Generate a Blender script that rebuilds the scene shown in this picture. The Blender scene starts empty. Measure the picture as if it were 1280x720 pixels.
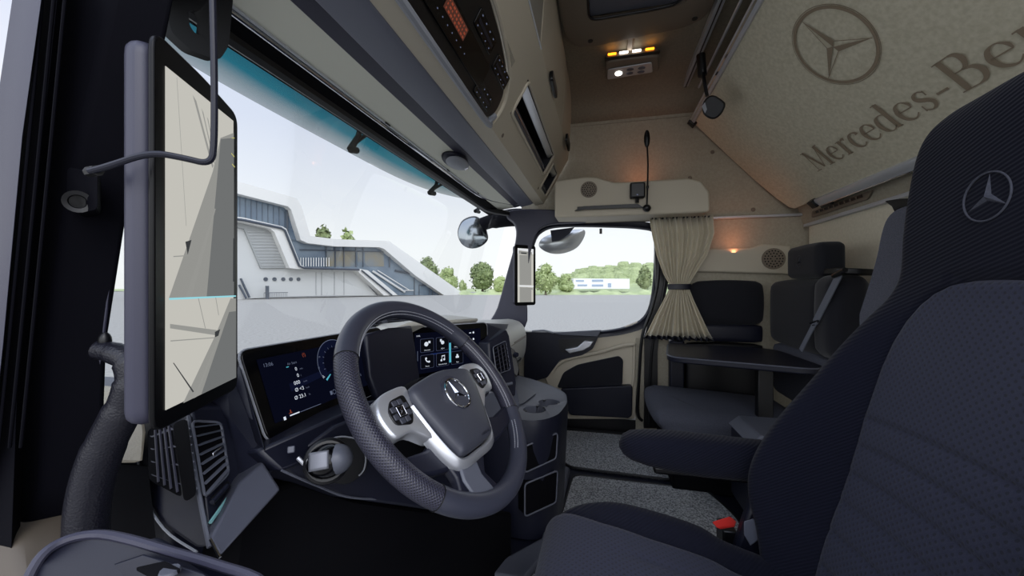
import bpy, bmesh, math, random
from mathutils import Vector, Matrix
random.seed(7)
SC = bpy.context.scene
COL = SC.collection
V = Vector
# ------------------------------------------------------------------ camera
F = 480.0
YAW = math.atan2(112, 480)
cc, ss = math.cos(YAW), math.sin(YAW)
FLOOR = -0.88
GND = -2.4

def ray(px, py):
    a = (px - 640) / F
    b = (360 - py) / F
    return V((cc + ss * a, ss - cc * a, b))

def W(px, py, X=None, Y=None, Z=None, D=None):
    """a measured point: sight line through a photo pixel met with a plane of the cab"""
    d = ray(px, py)
    if D is not None: t = D
    elif X is not None: t = X / d.x
    elif Y is not None: t = Y / d.y
    else: t = Z / d.z
    return d * t

cam = bpy.data.cameras.new('camera')
co = bpy.data.objects.new('camera', cam)
COL.objects.link(co)
cam.sensor_width = 36
cam.lens = 36 * F / 1280
cam.clip_start = 0.01
cam.clip_end = 3000
co.location = (0, 0, 0)
co.rotation_euler = (math.pi / 2, 0, YAW - math.pi / 2)
SC.camera = co
SC.view_settings.view_transform = 'Standard'
SC.view_settings.look = 'None'
SC.view_settings.gamma = 1
SC.view_settings.use_curve_mapping = False
SC.view_settings.exposure = 0.12

# ------------------------------------------------------------------ materials
def lin(c):
    return tuple(((v / 255) / 12.92 if v / 255 <= .04045 else ((v / 255 + .055) / 1.055) ** 2.4) for v in c) + (1,)

class N:
    def __init__(s, m):
        s.t = m.node_tree
    def n(s, k, **kw):
        o = s.t.nodes.new(k)
        for a, b in kw.items():
            if a.startswith('i_'):
                o.inputs[a[2:].replace('_', ' ')].default_value = b
            else:
                setattr(o, a, b)
        return o
    def l(s, a, b):
        s.t.links.new(a, b)

def mat(name, col, rough=.5, metal=0, bump=None, scale=200, strength=.2, col2=None, cscale=30, spec=.5, coat=0, sheen=0, emit=None, estr=1, stretch=None, dist=.001):
    m = bpy.data.materials.new(name)
    m.use_nodes = True
    q = N(m)
    b = q.t.nodes['Principled BSDF']
    b.inputs['Base Color'].default_value = lin(col)
    b.inputs['Roughness'].default_value = rough
    b.inputs['Metallic'].default_value = metal
    b.inputs['Specular IOR Level'].default_value = spec
    b.inputs['Coat Weight'].default_value = coat
    b.inputs['Sheen Weight'].default_value = sheen
    if emit:
        b.inputs['Emission Color'].default_value = lin(emit)
        b.inputs['Emission Strength'].default_value = estr
    tc = q.n('ShaderNodeTexCoord')
    mp = q.n('ShaderNodeMapping')
    q.l(tc.outputs['Object'], mp.inputs[0])
    if stretch: mp.inputs['Scale'].default_value = stretch
    if col2:
        nz = q.n('ShaderNodeTexNoise', i_Scale=cscale, i_Detail=4.0)
        q.l(mp.outputs[0], nz.inputs['Vector'])
        rp = q.n('ShaderNodeValToRGB')
        rp.color_ramp.elements[0].position = .35
        rp.color_ramp.elements[1].position = .65
        rp.color_ramp.elements[0].color = lin(col)
        rp.color_ramp.elements[1].color = lin(col2)
        q.l(nz.outputs[0], rp.inputs[0])
        q.l(rp.outputs[0], b.inputs['Base Color'])
    if bump:
        bp = q.n('ShaderNodeBump', i_Strength=strength, i_Distance=dist)
        q.l(bp.outputs[0], b.inputs['Normal'])
        if bump == 'noise':
            t = q.n('ShaderNodeTexNoise', i_Scale=scale, i_Detail=3.0)
        elif bump == 'voronoi':
            t = q.n('ShaderNodeTexVoronoi', i_Scale=scale)
        elif bump == 'wave':
            t = q.n('ShaderNodeTexWave', i_Scale=scale, i_Distortion=.4)
            t.bands_direction = 'DIAGONAL'
        q.l(mp.outputs[0], t.inputs['Vector'])
        q.l(t.outputs[0], bp.inputs['Height'])
    return m

def dots(m, scale=(150, 150), uv=True, dark=.25, axes='xz', size=.2, strength=.5):
    """punched dots: a staggered grid, darker and recessed"""
    q = N(m)
    b = q.t.nodes['Principled BSDF']
    tc = q.n('ShaderNodeTexCoord')
    sp = q.n('ShaderNodeSeparateXYZ')
    q.l(tc.outputs['UV' if uv else 'Object'], sp.inputs[0])
    A = sp.outputs['X']
    B = sp.outputs['Y' if (uv or axes == 'xy') else 'Z']
    def mth(op, x, y=None):
        o = q.n('ShaderNodeMath', operation=op)
        for k, v_ in enumerate((x, y)):
            if v_ is None: continue
            if isinstance(v_, (int, float)): o.inputs[k].default_value = v_
            else: q.l(v_, o.inputs[k])
        return o.outputs[0]
    sa = mth('SINE', mth('MULTIPLY', mth('ADD', A, B), scale[0] * 3.14159))
    sb = mth('SINE', mth('MULTIPLY', mth('SUBTRACT', A, B), scale[1] * 3.14159))
    pr = mth('ABSOLUTE', mth('MULTIPLY', sa, sb))
    mask = mth('GREATER_THAN', pr, 1 - size * 2)
    mx = q.n('ShaderNodeMix', data_type='RGBA')
    q.l(mask, mx.inputs['Factor'])
    base = b.inputs['Base Color']
    if base.is_linked: q.l(base.links[0].from_socket, mx.inputs['A'])
    else: mx.inputs['A'].default_value = base.default_value
    mx.inputs['B'].default_value = tuple(v_ * dark for v_ in base.default_value[:3]) + (1,)
    q.l(mx.outputs['Result'], base)
    bp = q.n('ShaderNodeBump', i_Strength=strength, i_Distance=.001)
    bp.invert = True
    q.l(pr, bp.inputs['Height'])
    if b.inputs['Normal'].is_linked:
        q.l(b.inputs['Normal'].links[0].from_socket, bp.inputs['Normal'])
    q.l(bp.outputs[0], b.inputs['Normal'])
    return m

def emis(name, col, st=1.0):
    m = bpy.data.materials.new(name)
    m.use_nodes = True
    q = N(m)
    q.t.nodes.clear()
    e = q.n('ShaderNodeEmission', i_Color=lin(col), i_Strength=st)
    o = q.n('ShaderNodeOutputMaterial')
    q.l(e.outputs[0], o.inputs[0])
    return m

def glass(name, tint=(235, 240, 240), refl=.6, rough=.0):
    m = bpy.data.materials.new(name)
    m.use_nodes = True
    q = N(m)
    q.t.nodes.clear()
    tr = q.n('ShaderNodeBsdfTransparent', i_Color=lin(tint))
    gl = q.n('ShaderNodeBsdfGlossy', i_Roughness=rough)
    fr = q.n('ShaderNodeFresnel', i_IOR=1.4)
    mm = q.n('ShaderNodeMath', operation='MULTIPLY')
    mm.inputs[1].default_value = refl
    q.l(fr.outputs[0], mm.inputs[0])
    mx = q.n('ShaderNodeMixShader')
    q.l(mm.outputs[0], mx.inputs[0])
    q.l(tr.outputs[0], mx.inputs[1])
    q.l(gl.outputs[0], mx.inputs[2])
    o = q.n('ShaderNodeOutputMaterial')
    q.l(mx.outputs[0], o.inputs[0])
    return m

M = {}
M['beige'] = mat('beige moulded plastic', (192, 183, 164), .6, bump='noise', scale=900, strength=.12)
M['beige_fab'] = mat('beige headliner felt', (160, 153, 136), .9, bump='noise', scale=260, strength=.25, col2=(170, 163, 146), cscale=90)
M['ceil'] = mat('headliner felt', (124, 117, 102), .9, bump='noise', scale=260, strength=.25, col2=(134, 127, 111), cscale=90)  # wall felt darkened, painting in the shade under the roof
M['band'] = mat('blue grey header band', (112, 115, 128), .38, bump='noise', scale=1100, strength=.1)
M['satin'] = mat('satin dark silver', (120, 122, 130), .5, metal=.6)
M['beige_dark'] = mat('taupe plastic', (120, 108, 94), .6)
M['bunk'] = mat('patterned beige bunk cloth', (200, 194, 170), .85, bump='noise', scale=150, strength=.2, col2=(216, 210, 188), cscale=75)
M['print'] = mat('taupe print on cloth', (146, 131, 110), .85)
M['navy'] = mat('dark blue grey plastic', (22, 24, 38), .42, bump='noise', scale=1100, strength=.12, spec=.4)
M['grey'] = mat('mid grey plastic', (84, 87, 98), .45, bump='noise', scale=1100, strength=.1)
M['lgrey'] = mat('light grey plastic', (140, 143, 150), .45)
M['black'] = mat('black plastic', (7, 7, 11), .4)
M['blackm'] = mat('matt black plastic', (5, 5, 9), .8, bump='noise', scale=900, strength=.15, spec=.1)
M['gloss'] = mat('gloss black glass', (4, 4, 6), .15, spec=.3)
M['pillar'] = mat('near black blue pillar trim', (5, 5, 12), .8, bump='noise', scale=700, strength=.2, spec=.08)
M['pillar_l'] = mat('blue grey pillar trim', (52, 52, 68), .45, bump='noise', scale=900, strength=.1)
M['silver'] = mat('satin silver', (206, 208, 214), .3, metal=.7)
M['chrome'] = mat('chrome', (220, 222, 228), .08, metal=1)
M['alu'] = mat('brushed aluminium rail', (196, 200, 206), .35, metal=.35)
M['brushed'] = mat('brushed dark trim', (84, 86, 98), .4, metal=.4, bump='noise', scale=60, strength=.25, stretch=(40, 40, 2))
M['fab'] = mat('dark ribbed seat fabric', (13, 15, 30), .9, bump='wave', scale=95, strength=.6, sheen=.05, dist=.0016, stretch=(.35, .6, 1), spec=.2)
M['fab_d'] = mat('dark seat fabric', (15, 16, 26), .92, bump='noise', scale=500, strength=.4, sheen=.2)
M['ins'] = dots(mat('grey blue seat insert', (37, 40, 60), .85, bump='noise', scale=400, strength=.3, sheen=.08), (75, 75), uv=False, dark=.45, size=.12, strength=.3)
M['ins_flat'] = dots(mat('grey blue cushion insert', (37, 40, 60), .85, bump='noise', scale=400, strength=.3, sheen=.08), (75, 75), uv=False, axes='xy', dark=.45, size=.12, strength=.3)
M['fab_grey'] = mat('grey upholstery', (64, 66, 77), .9, bump='noise', scale=500, strength=.5, col2=(76, 78, 89), cscale=300)
M['leather'] = mat('smooth dark leather', (52, 54, 66), .36, bump='noise', scale=500, strength=.12)
M['perf'] = dots(mat('perforated leather', (50, 50, 64), .38, bump='noise', scale=500, strength=.1), (185, 185), dark=.12, size=.14, strength=.5)
M['airbag'] = mat('grained dark grey plastic', (60, 62, 72), .42, bump='noise', scale=1200, strength=.2)
M['thread'] = mat('pale thread', (170, 172, 180), .7)
M['handle'] = mat('grained grab handle', (16, 16, 27), .42, bump='voronoi', scale=420, strength=.35)
M['carpet'] = mat('grey carpet', (96, 98, 101), 1, bump='noise', scale=350, strength=1, col2=(196, 198, 200), cscale=150, dist=.004)
M['rubber'] = mat('black rubber', (16, 16, 20), .55)
M['belt'] = mat('black belt webbing', (30, 31, 42), .6, bump='wave', scale=200, strength=.3)
M['belt_l'] = mat('grey belt webbing', (100, 104, 116), .5)
M['red'] = mat('red plastic', (206, 50, 44), .4, emit=None)
M['curtain'] = mat('beige curtain cloth', (208, 200, 178), .9, bump='noise', scale=400, strength=.3, sheen=.2)
M['leather_b'] = mat('beige grained leatherette', (178, 170, 152), .55, bump='voronoi', scale=350, strength=.35)
M['dashtop'] = mat('pale dash top', (188, 186, 178), .5, bump='noise', scale=600, strength=.15)
M['screen'] = emis('screen dark blue', (7, 9, 22), 1)
M['w'] = emis('white screen graphics', (215, 222, 235), .9)
M['header'] = mat('lit beige header trim', (222, 222, 206), .55)  # beige made paler to stand in for light through the windshield
M['bezel'] = mat('black monitor bezel', (3, 3, 5), .35, spec=.25)
M['black2'] = mat('flat black trim', (3, 3, 5), .6, spec=.2)
M['wdim'] = emis('dim screen graphics', (96, 104, 126), .8)
M['blue'] = emis('blue screen glow', (20, 34, 74), 1)
M['cyan'] = emis('cyan screen accent', (80, 170, 190), 1)
M['redl'] = emis('red screen icon', (200, 60, 45), 1)
M['orange'] = emis('amber segments', (128, 60, 42), 1)
M['ambled'] = emis('amber lamp', (255, 150, 30), 3)
M['whled'] = emis('white lamp', (255, 246, 235), 5)
M['glow'] = emis('dim amber display', (70, 42, 34), 1)

# ------------------------------------------------------------------ mesh builder
ORG = {}
class MB:
    def __init__(s):
        s.v, s.f, s.m, s.uv = [], [], [], {}
    def add(s, vs, fs, mi=0):
        o = len(s.v)
        s.v += [V(p) for p in vs]
        for f in fs:
            s.f.append([o + i for i in f]); s.m.append(mi)
        return o
    def box(s, x0, x1, y0, y1, z0, z1, mi=0):
        vs = [(x, y, z) for x in (x0, x1) for y in (y0, y1) for z in (z0, z1)]
        s.add(vs, [(0, 1, 3, 2), (4, 6, 7, 5), (0, 4, 5, 1), (2, 3, 7, 6), (0, 2, 6, 4), (1, 5, 7, 3)], mi)
        return s
    def obox(s, c, a, b, d, mi=0):
        c, a, b, d = V(c), V(a), V(b), V(d)
        vs = [c + i * a + j * b + k * d for i in (-1, 1) for j in (-1, 1) for k in (-1, 1)]
        s.add(vs, [(0, 1, 3, 2), (4, 6, 7, 5), (0, 4, 5, 1), (2, 3, 7, 6), (0, 2, 6, 4), (1, 5, 7, 3)], mi)
        return s
    def prism(s, pts, off, mi=0, side=None):
        pts = [V(p) for p in pts]; off = V(off); n = len(pts)
        o = s.add(pts + [p + off for p in pts], [], mi)
        s.f.append([o + i for i in range(n)]); s.m.append(mi)
        s.f.append([o + n + i for i in reversed(range(n))]); s.m.append(mi)
        for i in range(n):
            j = (i + 1) % n
            s.f.append([o + i, o + n + i, o + n + j, o + j]); s.m.append(mi if side is None else side)
        return s
    def poly(s, pts, mi=0):
        s.add(pts, [list(range(len(pts)))], mi)
        return s
    def tube(s, pts, r, n=10, closed=False, mi=0, caps=True, flat=1.0):
        pts = [V(p) for p in pts]; k = len(pts)
        rr = r if isinstance(r, (list, tuple)) else [r] * k
        rings = []
        up = None
        for i, p in enumerate(pts):
            if closed: d = pts[(i + 1) % k] - pts[i - 1]
            else: d = pts[min(i + 1, k - 1)] - pts[max(i - 1, 0)]
            if d.length < 1e-9: d = V((0, 0, 1))
            d.normalize()
            if up is None: up = V((0, 0, 1)) if abs(d.z) < .9 else V((0, 1, 0))
            a = d.cross(up)
            if a.length < 1e-6: a = d.cross(V((1, 0, 0)))
            a.normalize(); b = a.cross(d).normalized(); up = b
            rings.append([p + rr[i] * (math.cos(t) * a + flat * math.sin(t) * b) for t in [2 * math.pi * q / n for q in range(n)]])
        o = s.add([p for r_ in rings for p in r_], [], mi)
        for i in range(k if closed else k - 1):
            for q in range(n):
                w = (q + 1) % n; i2 = (i + 1) % k
                s.f.append([o + i * n + q, o + i * n + w, o + i2 * n + w, o + i2 * n + q]); s.m.append(mi)
        if caps and not closed:
            s.f.append([o + q for q in reversed(range(n))]); s.m.append(mi)
            s.f.append([o + (k - 1) * n + q for q in range(n)]); s.m.append(mi)
        return s
    def grid(s, P, mi=0, uv=None, closeu=False):
        """P[i][j]; optional uv[i][j]"""
        a, b = len(P), len(P[0])
        o = s.add([p for r_ in P for p in r_], [], mi)
        if uv:
            for i in range(a):
                for j in range(b): s.uv[o + i * b + j] = uv[i][j]
        for i in range(a if closeu else a - 1):
            for j in range(b - 1):
                i2 = (i + 1) % a
                s.f.append([o + i * b + j, o + i * b + j + 1, o + i2 * b + j + 1, o + i2 * b + j]); s.m.append(mi)
        return s
    def loft(s, rings, mi=0, caps=True):
        n = len(rings[0]); o = s.add([p for r_ in rings for p in r_], [], mi)
        for i in range(len(rings) - 1):
            for q in range(n):
                w = (q + 1) % n
                s.f.append([o + i * n + q, o + i * n + w, o + (i + 1) * n + w, o + (i + 1) * n + q]); s.m.append(mi)
        if caps:
            s.f.append([o + q for q in reversed(range(n))]); s.m.append(mi)
            s.f.append([o + (len(rings) - 1) * n + q for q in range(n)]); s.m.append(mi)
        return s
    def lathe(s, c, axis, prof, n=24, mi=0, arc=1.0, ref=None):
        c = V(c); ax = V(axis).normalized()
        a = ax.cross(V(ref) if ref else (V((0, 0, 1)) if abs(ax.z) < .9 else V((1, 0, 0)))).normalized(); b = ax.cross(a)
        rings = []
        for h, r in prof:
            rings.append([c + ax * h + r * (math.cos(t) * a + math.sin(t) * b) for t in [2 * math.pi * arc * q / n for q in range(n)]])
        s.loft(rings, mi)
        return s
    def sphere(s, c, rx, ry, rz, n=16, mi=0, ax=None):
        c = V(c); A = ax or (V((1, 0, 0)), V((0, 1, 0)), V((0, 0, 1)))
        rings = []
        for i in range(1, n):
            ph = math.pi * i / n
            rings.append([c + A[0] * rx * math.sin(ph) * math.cos(t) + A[1] * ry * math.sin(ph) * math.sin(t) + A[2] * rz * math.cos(ph) for t in [2 * math.pi * q / (2 * n) for q in range(2 * n)]])
        s.loft(rings, mi)
        return s
    def build(s, name, mats, parent=None, bevel=0, seg=2, smooth=True, sub=0, solid=0, label=None, angle=35, weld=False):
        me = bpy.data.meshes.new(name)
        if parent is None:
            xs = [p.x for p in s.v]; ys = [p.y for p in s.v]; zs = [p.z for p in s.v]
            org = V(((min(xs) + max(xs)) / 2, (min(ys) + max(ys)) / 2, min(zs)))
        else:
            org = ORG[parent.name]
        me.from_pydata([p - org for p in s.v], [], s.f)
        if not isinstance(mats, (list, tuple)): mats = [mats]
        for m in mats: me.materials.append(M[m] if isinstance(m, str) else m)
        for i, p in enumerate(me.polygons): p.material_index = s.m[i]
        if s.uv:
            ul = me.uv_layers.new(name='uv')
            for lp in me.loops:
                if lp.vertex_index in s.uv: ul.data[lp.index].uv = s.uv[lp.vertex_index]
        bm = bmesh.new(); bm.from_mesh(me)
        if weld: bmesh.ops.remove_doubles(bm, verts=bm.verts, dist=1e-5)
        bmesh.ops.recalc_face_normals(bm, faces=bm.faces)
        bm.to_mesh(me); bm.free()
        o = bpy.data.objects.new(name, me)
        COL.objects.link(o)
        ORG[o.name] = org
        if parent is None: o.location = org
        else: o.parent = parent
        if bevel:
            bv = o.modifiers.new('bevel', 'BEVEL'); bv.width = bevel; bv.segments = seg; bv.limit_method = 'ANGLE'; bv.angle_limit = math.radians(30)
            bv.harden_normals = False
        if solid:
            so = o.modifiers.new('solid', 'SOLIDIFY'); so.thickness = solid
        if sub:
            sb = o.modifiers.new('sub', 'SUBSURF'); sb.levels = sub; sb.render_levels = sub
        if smooth:
            for p in me.polygons: p.use_smooth = True
            if not sub:
                try: me.set_sharp_from_angle(angle=math.radians(angle))
                except Exception: pass
        if label: o['label'] = label
        return o

def empty(name, loc, label=None, cat=None, group=None, kind=None):
    o = bpy.data.objects.new(name, None)
    o.empty_display_size = .05
    COL.objects.link(o)
    o.location = V(loc); ORG[o.name] = V(loc)
    return tag(o, label, cat, group, kind)

def tag(o, label=None, cat=None, group=None, kind=None):
    if label: o['label'] = label
    if cat: o['category'] = cat
    if group: o['group'] = group
    if kind: o['kind'] = kind
    return o

def struct(o, label=None):
    o['kind'] = 'structure'
    if label: o['label'] = label
    return o

def chaikin(p, it=2, closed=True):
    p = [V(q) for q in p]
    for _ in range(it):
        r = []
        n = len(p)
        if not closed: r.append(p[0])
        for i in range(n if closed else n - 1):
            a, b = p[i], p[(i + 1) % n]
            r += [a * .75 + b * .25, a * .25 + b * .75]
        if not closed: r.append(p[-1])
        p = r
    return p

def rnd(pts, r, seg=4):
    """round the corners of a closed polygon"""
    pts = [V(p) for p in pts]; out = []
    n = len(pts)
    for i in range(n):
        p0, p1, p2 = pts[i - 1], pts[i], pts[(i + 1) % n]
        a = (p0 - p1); b = (p2 - p1)
        d = min(r, a.length * .45, b.length * .45)
        A = p1 + a.normalized() * d; B = p1 + b.normalized() * d
        for k in range(seg + 1):
            t = k / seg
            out.append(A * (1 - t) ** 2 + p1 * 2 * t * (1 - t) + B * t * t)
    return out

def spline(pts, n=8, closed=False):
    pts = [V(p) for p in pts]; out = []; k = len(pts)
    for i in range(k if closed else k - 1):
        if closed: p0, p1, p2, p3 = pts[i - 1], pts[i], pts[(i + 1) % k], pts[(i + 2) % k]
        else: p0, p1, p2, p3 = pts[max(i - 1, 0)], pts[i], pts[i + 1], pts[min(i + 2, k - 1)]
        for q in range(n):
            t = q / n
            out.append(.5 * ((2 * p1) + (p2 - p0) * t + (2 * p0 - 5 * p1 + 4 * p2 - p3) * t * t + (3 * p1 - p0 - 3 * p2 + p3) * t ** 3))
    if not closed: out.append(pts[-1])
    return out

_tc = {}
def text_mesh(body):
    if body in _tc: return _tc[body]
    cu = bpy.data.curves.new('lettering', 'FONT'); cu.body = body; cu.size = 1; cu.resolution_u = 3
    to = bpy.data.objects.new('lettering', cu); COL.objects.link(to)
    bpy.context.view_layer.update()
    dg = bpy.context.evaluated_depsgraph_get()
    me = to.evaluated_get(dg).to_mesh()
    r = ([v.co.copy() for v in me.vertices], [list(p.vertices) for p in me.polygons])
    bpy.data.objects.remove(to); bpy.data.curves.remove(cu)
    _tc[body] = r
    return r

def text(mb, body, o, u, v, size, mi=0, center=False):
    vs, fs = text_mesh(body)
    if not vs: return
    if center:
        w = max(p.x for p in vs) + min(p.x for p in vs); o = V(o) - V(u) * w / 2 * size
    mb.add([V(o) + V(u) * p.x * size + V(v) * p.y * size for p in vs], fs, mi)

def quad(mb, o, u, v, x0, y0, x1, y1, mi=0):
    o, u, v = V(o), V(u), V(v)
    mb.poly([o + u * x0 + v * y0, o + u * x1 + v * y0, o + u * x1 + v * y1, o + u * x0 + v * y1], mi)

def ring(mb, c, u, v, r0, r1, mi=0, n=32, a0=0, a1=2 * math.pi):
    c, u, v = V(c), V(u), V(v)
    P = [[c + (u * math.cos(t) + v * math.sin(t)) * r for r in (r0, r1)] for t in [a0 + (a1 - a0) * k / n for k in range(n + 1)]]
    mb.grid(P, mi)

def star(mb, c, u, v, n, R, h=.004, mi=0, mi2=None, w=.15):
    """three-pointed star with ridged arms, inside radius R"""
    c, u, v, n = V(c), V(u), V(v), V(n)
    if mi2 is None: mi2 = mi
    top = c + n * h
    for k in range(3):
        a = math.pi / 2 + k * 2 * math.pi / 3
        tip = c + (u * math.cos(a) + v * math.sin(a)) * R
        l = c + (u * math.cos(a + math.pi / 3) + v * math.sin(a + math.pi / 3)) * R * w
        r = c + (u * math.cos(a - math.pi / 3) + v * math.sin(a - math.pi / 3)) * R * w
        mb.poly([top, l, tip], mi); mb.poly([top, tip, r], mi2)
# ================================================================== THE CAB SHELL
def extx(mb, prof, x0, x1, mi=0):
    mb.prism([(x0, y, z) for y, z in prof], (x1 - x0, 0, 0), mi)

mb = MB(); mb.box(.34, 2.46, -1.2, 1.05, FLOOR - .03, FLOOR)
struct(mb.build('floor', 'navy', smooth=False))

mb = MB()
P = []
for y in (-1.16, -.5, 0, .3, .7):
    P.append([(.2, y, 1.17), (1.2, y, 1.17), (2.1, y, 1.168), (2.22, y, 1.158), (2.32, y, 1.13), (2.38, y, 1.08), (2.41, y, 1.02)])
mb.grid(P)
mb.tube([(.2, -.13, 1.169), (2.1, -.135, 1.167)], .0012, 5, mi=1)
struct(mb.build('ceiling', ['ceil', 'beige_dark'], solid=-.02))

mb = MB()
mb.box(2.41, 2.45, -1.16, .50, .40, 1.05); mb.box(2.455, 2.47, .05, 1.0, -.88, -.30)
mb.box(2.41, 2.45, -1.16, -.39, -.88, .40); mb.box(2.415, 2.45, -.40, -.20, -.88, -.30)
mb.tube([(2.408, .6, 1.0), (2.408, -.5, 1.0)], .0012, 5, mi=1)
for y, z in ((-.62, .78), (-.83, .44), (-.5, .64)): mb.lathe((2.409, y, z), (-1, 0, 0), [(0, .012), (.002, .011), (.002, .002)], 16, 1)
struct(mb.build('wall_right', ['beige_fab', 'beige_dark'], bevel=.004))

mb = MB()
mb.box(.2, 2.45, -1.16, -1.10, -.88, 1.18)
struct(mb.build('wall_rear', 'beige_fab', bevel=.003))
mb = MB()
extx(mb, [(-1.10, .345), (-1.075, .345), (-1.058, .405), (-1.045, .44), (-1.06, .47), (-1.10, .48)], .25, 2.41)
mb.tube([(.25, -1.0655, .382), (2.0, -1.0655, .382), (2.4, -1.066, .38)], .0011, 5, mi=1)
struct(mb.build('trim_1', ['beige_fab', 'beige_dark'], bevel=.003), 'beige ledge along the top of the rear wall')

# firewall behind the dashboard
mb = MB(); mb.box(.3, 2.46, .98, 1.02, -.9, -.3)
struct(mb.build('wall_front', 'blackm', smooth=False))

# ---- windshield
WB, WT = (.86, -.26), (.675, .47)
mb = MB()
P = []
for i in range(25):
    x = .33 + 2.02 * i / 24
    u = abs(x - 1.34) / 1.01
    back = .10 * max(0, u - .8) / .2 * max(0, u - .8) / .2
    P.append([(x, WB[0] + (WT[0] - WB[0]) * k / 8 - back + .0 , WB[1] + (WT[1] - WB[1]) * k / 8) for k in range(9)])
mb.grid(P)
M['wglass'] = glass('windshield glass', (246, 249, 249), .10)
w1 = empty('window_1', (1.34, .86, -.26), kind='structure')
mb.build('pane', 'wglass', w1)
mb = MB()
for k, r_ in ((0, .016), (8, .018)):
    mb.tube([P[i][k] for i in range(25)], r_, 8)
mb.build('seal', 'black', w1)

# ---- right pillar and left pillar
def pxs(lst, **kw): return [W(a, b, **kw) for a, b in lst]
mb = MB()
pr = spline(pxs([(612, 410), (622, 385), (633, 345), (645, 300), (644, 280), (634, 270), (642, 262), (690, 262), (735, 268), (735, 277), (690, 280), (672, 290), (663, 318), (658, 360), (656, 410)], X=2.36), 4, True)
mb.prism(pr, (.07, .02, 0))
struct(mb.build('trim_2', 'pillar_l', bevel=.008, seg=3), 'blue grey passenger side windshield pillar trim')
mb = MB()
mb.tube(pxs([(652, 415), (655, 380), (659, 330), (664, 300), (672, 286), (690, 278)], X=2.385), .010, 8)
mb.tube(pxs([(646, 415), (648, 380), (652, 330)], X=2.385), .007, 8)
struct(mb.build('trim_3', 'black'), 'black rubber seal running down the passenger side pillar')

mb = MB()
lp = pxs([(-30, 690), (28, 655), (62, 400), (100, 60), (112, -40), (228, -40), (212, 40), (164, 250), (136, 430), (130, 600), (100, 660)], X=.33)
mb.prism(lp, (-.035, .035, 0))
struct(mb.build('trim_4', 'pillar', bevel=.006, seg=3), 'near black driver side windshield pillar trim')
mb = MB()
mb.tube(spline(pxs([(28, 655), (45, 520), (62, 380), (88, 160), (108, -30)], X=.326), 5), .0022, 6)
mb.tube(spline(pxs([(110, 600), (128, 430), (150, 270), (180, 120), (212, -20)], X=.326), 5), .0014, 6)
struct(mb.build('trim_5', 'pillar_l'), 'thin raised welt lines on the driver side pillar')
# driver's door window frame (close to the camera, on the far left)
mb = MB()
mb.prism(pxs([(-60, 700), (14, 700), (22, 470), (48, 220), (78, -60), (30, -60), (-4, 230), (-50, 560)], X=.27), (.02, .03, 0), 1)
mb.prism(pxs([(-60, 700), (-10, 560), (4, 430), (28, 170), (60, -60), (24, -60), (-4, 130), (-60, 400)], X=.258), (.006, .012, 0), 0)  # lighter strip laid on to paint the highlight along the frame
for dx in (6, 20, 34): mb.tube(spline(pxs([(-8 + dx, 560), (18 + dx, 300), (50 + dx, -30)], X=.262), 4), .0016, 6, mi=1)
struct(mb.build('trim_6', ['pillar_l', 'pillar'], bevel=.002), 'driver door window frame with its sheen painted as a lilac grey strip')

mb = MB()
blk = pxs([(203, -20), (292, -20), (286, 50), (278, 72), (262, 76), (240, 66), (222, 52), (214, 30)], D=.60)
hole = pxs([(236, 14), (252, 14), (258, 22), (256, 44), (243, 42), (237, 30)], D=.60)
# plate with an opening: bridge the outline to the hole
bo = [blk[7], blk[0], blk[1], blk[2], blk[4], blk[6]]
outer = rnd(pxs([(200, -30), (294, -30), (286, 58), (274, 76), (240, 64), (214, 40)], D=.60), .009, 3)
inner = rnd(pxs([(235, 13), (252, 13), (258, 22), (256, 45), (244, 42), (237, 32)], D=.60), .005, 3)
back = V((.0, .018, 0))
P = [[a, b, b + back, a + back, a] for a, b in zip(outer, inner)]
mb.grid(P, closeu=True)
tag(mb.build('blind_bracket', 'black2'), 'black plastic bracket with a small opening above the near mirror display', 'bracket')

# ---- header above the windshield (all run along the cab)
def rail(name, prof, m, x0=.25, x1=2.33, label=None, bev=.002):
    mb = MB(); extx(mb, prof, x0, x1)
    o = mb.build(name, m, bevel=bev); struct(o, label); return o
rail('trim_7', [(.69, .455), (.655, .468), (.630, .484), (.63, .53), (.70, .50)], 'blackm', label='black gasket strip above the windshield')
rail('trim_8', [(.625, .488), (.525, .500), (.52, .53), (.62, .53)], 'header', label='beige header strip above the windshield', x0=.3)
rail('trim_9', [(.526, .498), (.488, .508), (.488, .53), (.53, .53)], 'pillar_l', label='dark shelf edge above the windshield')
rail('trim_10', [(.487, .500), (.425, .512), (.41, .520), (.41, .54), (.49, .54)], 'band', label='blue grey band under the overhead console', bev=.004)
# blind roller rail, chrome
br = empty('roller_blind_rail', (1.3, .60, .49), 'slim chrome roller blind rail running above the whole windshield', 'rail')
mb = MB()
pts = []
for i in range(31):
    x = .3 + 1.98 * i / 30; u = max(0, (x - 1.9) / .38)
    pts.append(V((x, .633 - .13 * u * u, .484 + .022 * u)))
mb.tube(pts, .0055, 10)
mb.build('rail', 'chrome', br)
mb = MB(); mb.tube([p + V((0, -.012, .003)) for p in pts], .0035, 8); mb.build('lower_rail', 'alu', br)
for k in (3, 11, 18, 24):
    mb = MB(); mb.obox(pts[k] + V((0, -.006, .004)), (.014, 0, 0), (0, .01, 0), (0, 0, .004)); mb.build('rail_clip', 'black', br, bevel=.001)

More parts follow.
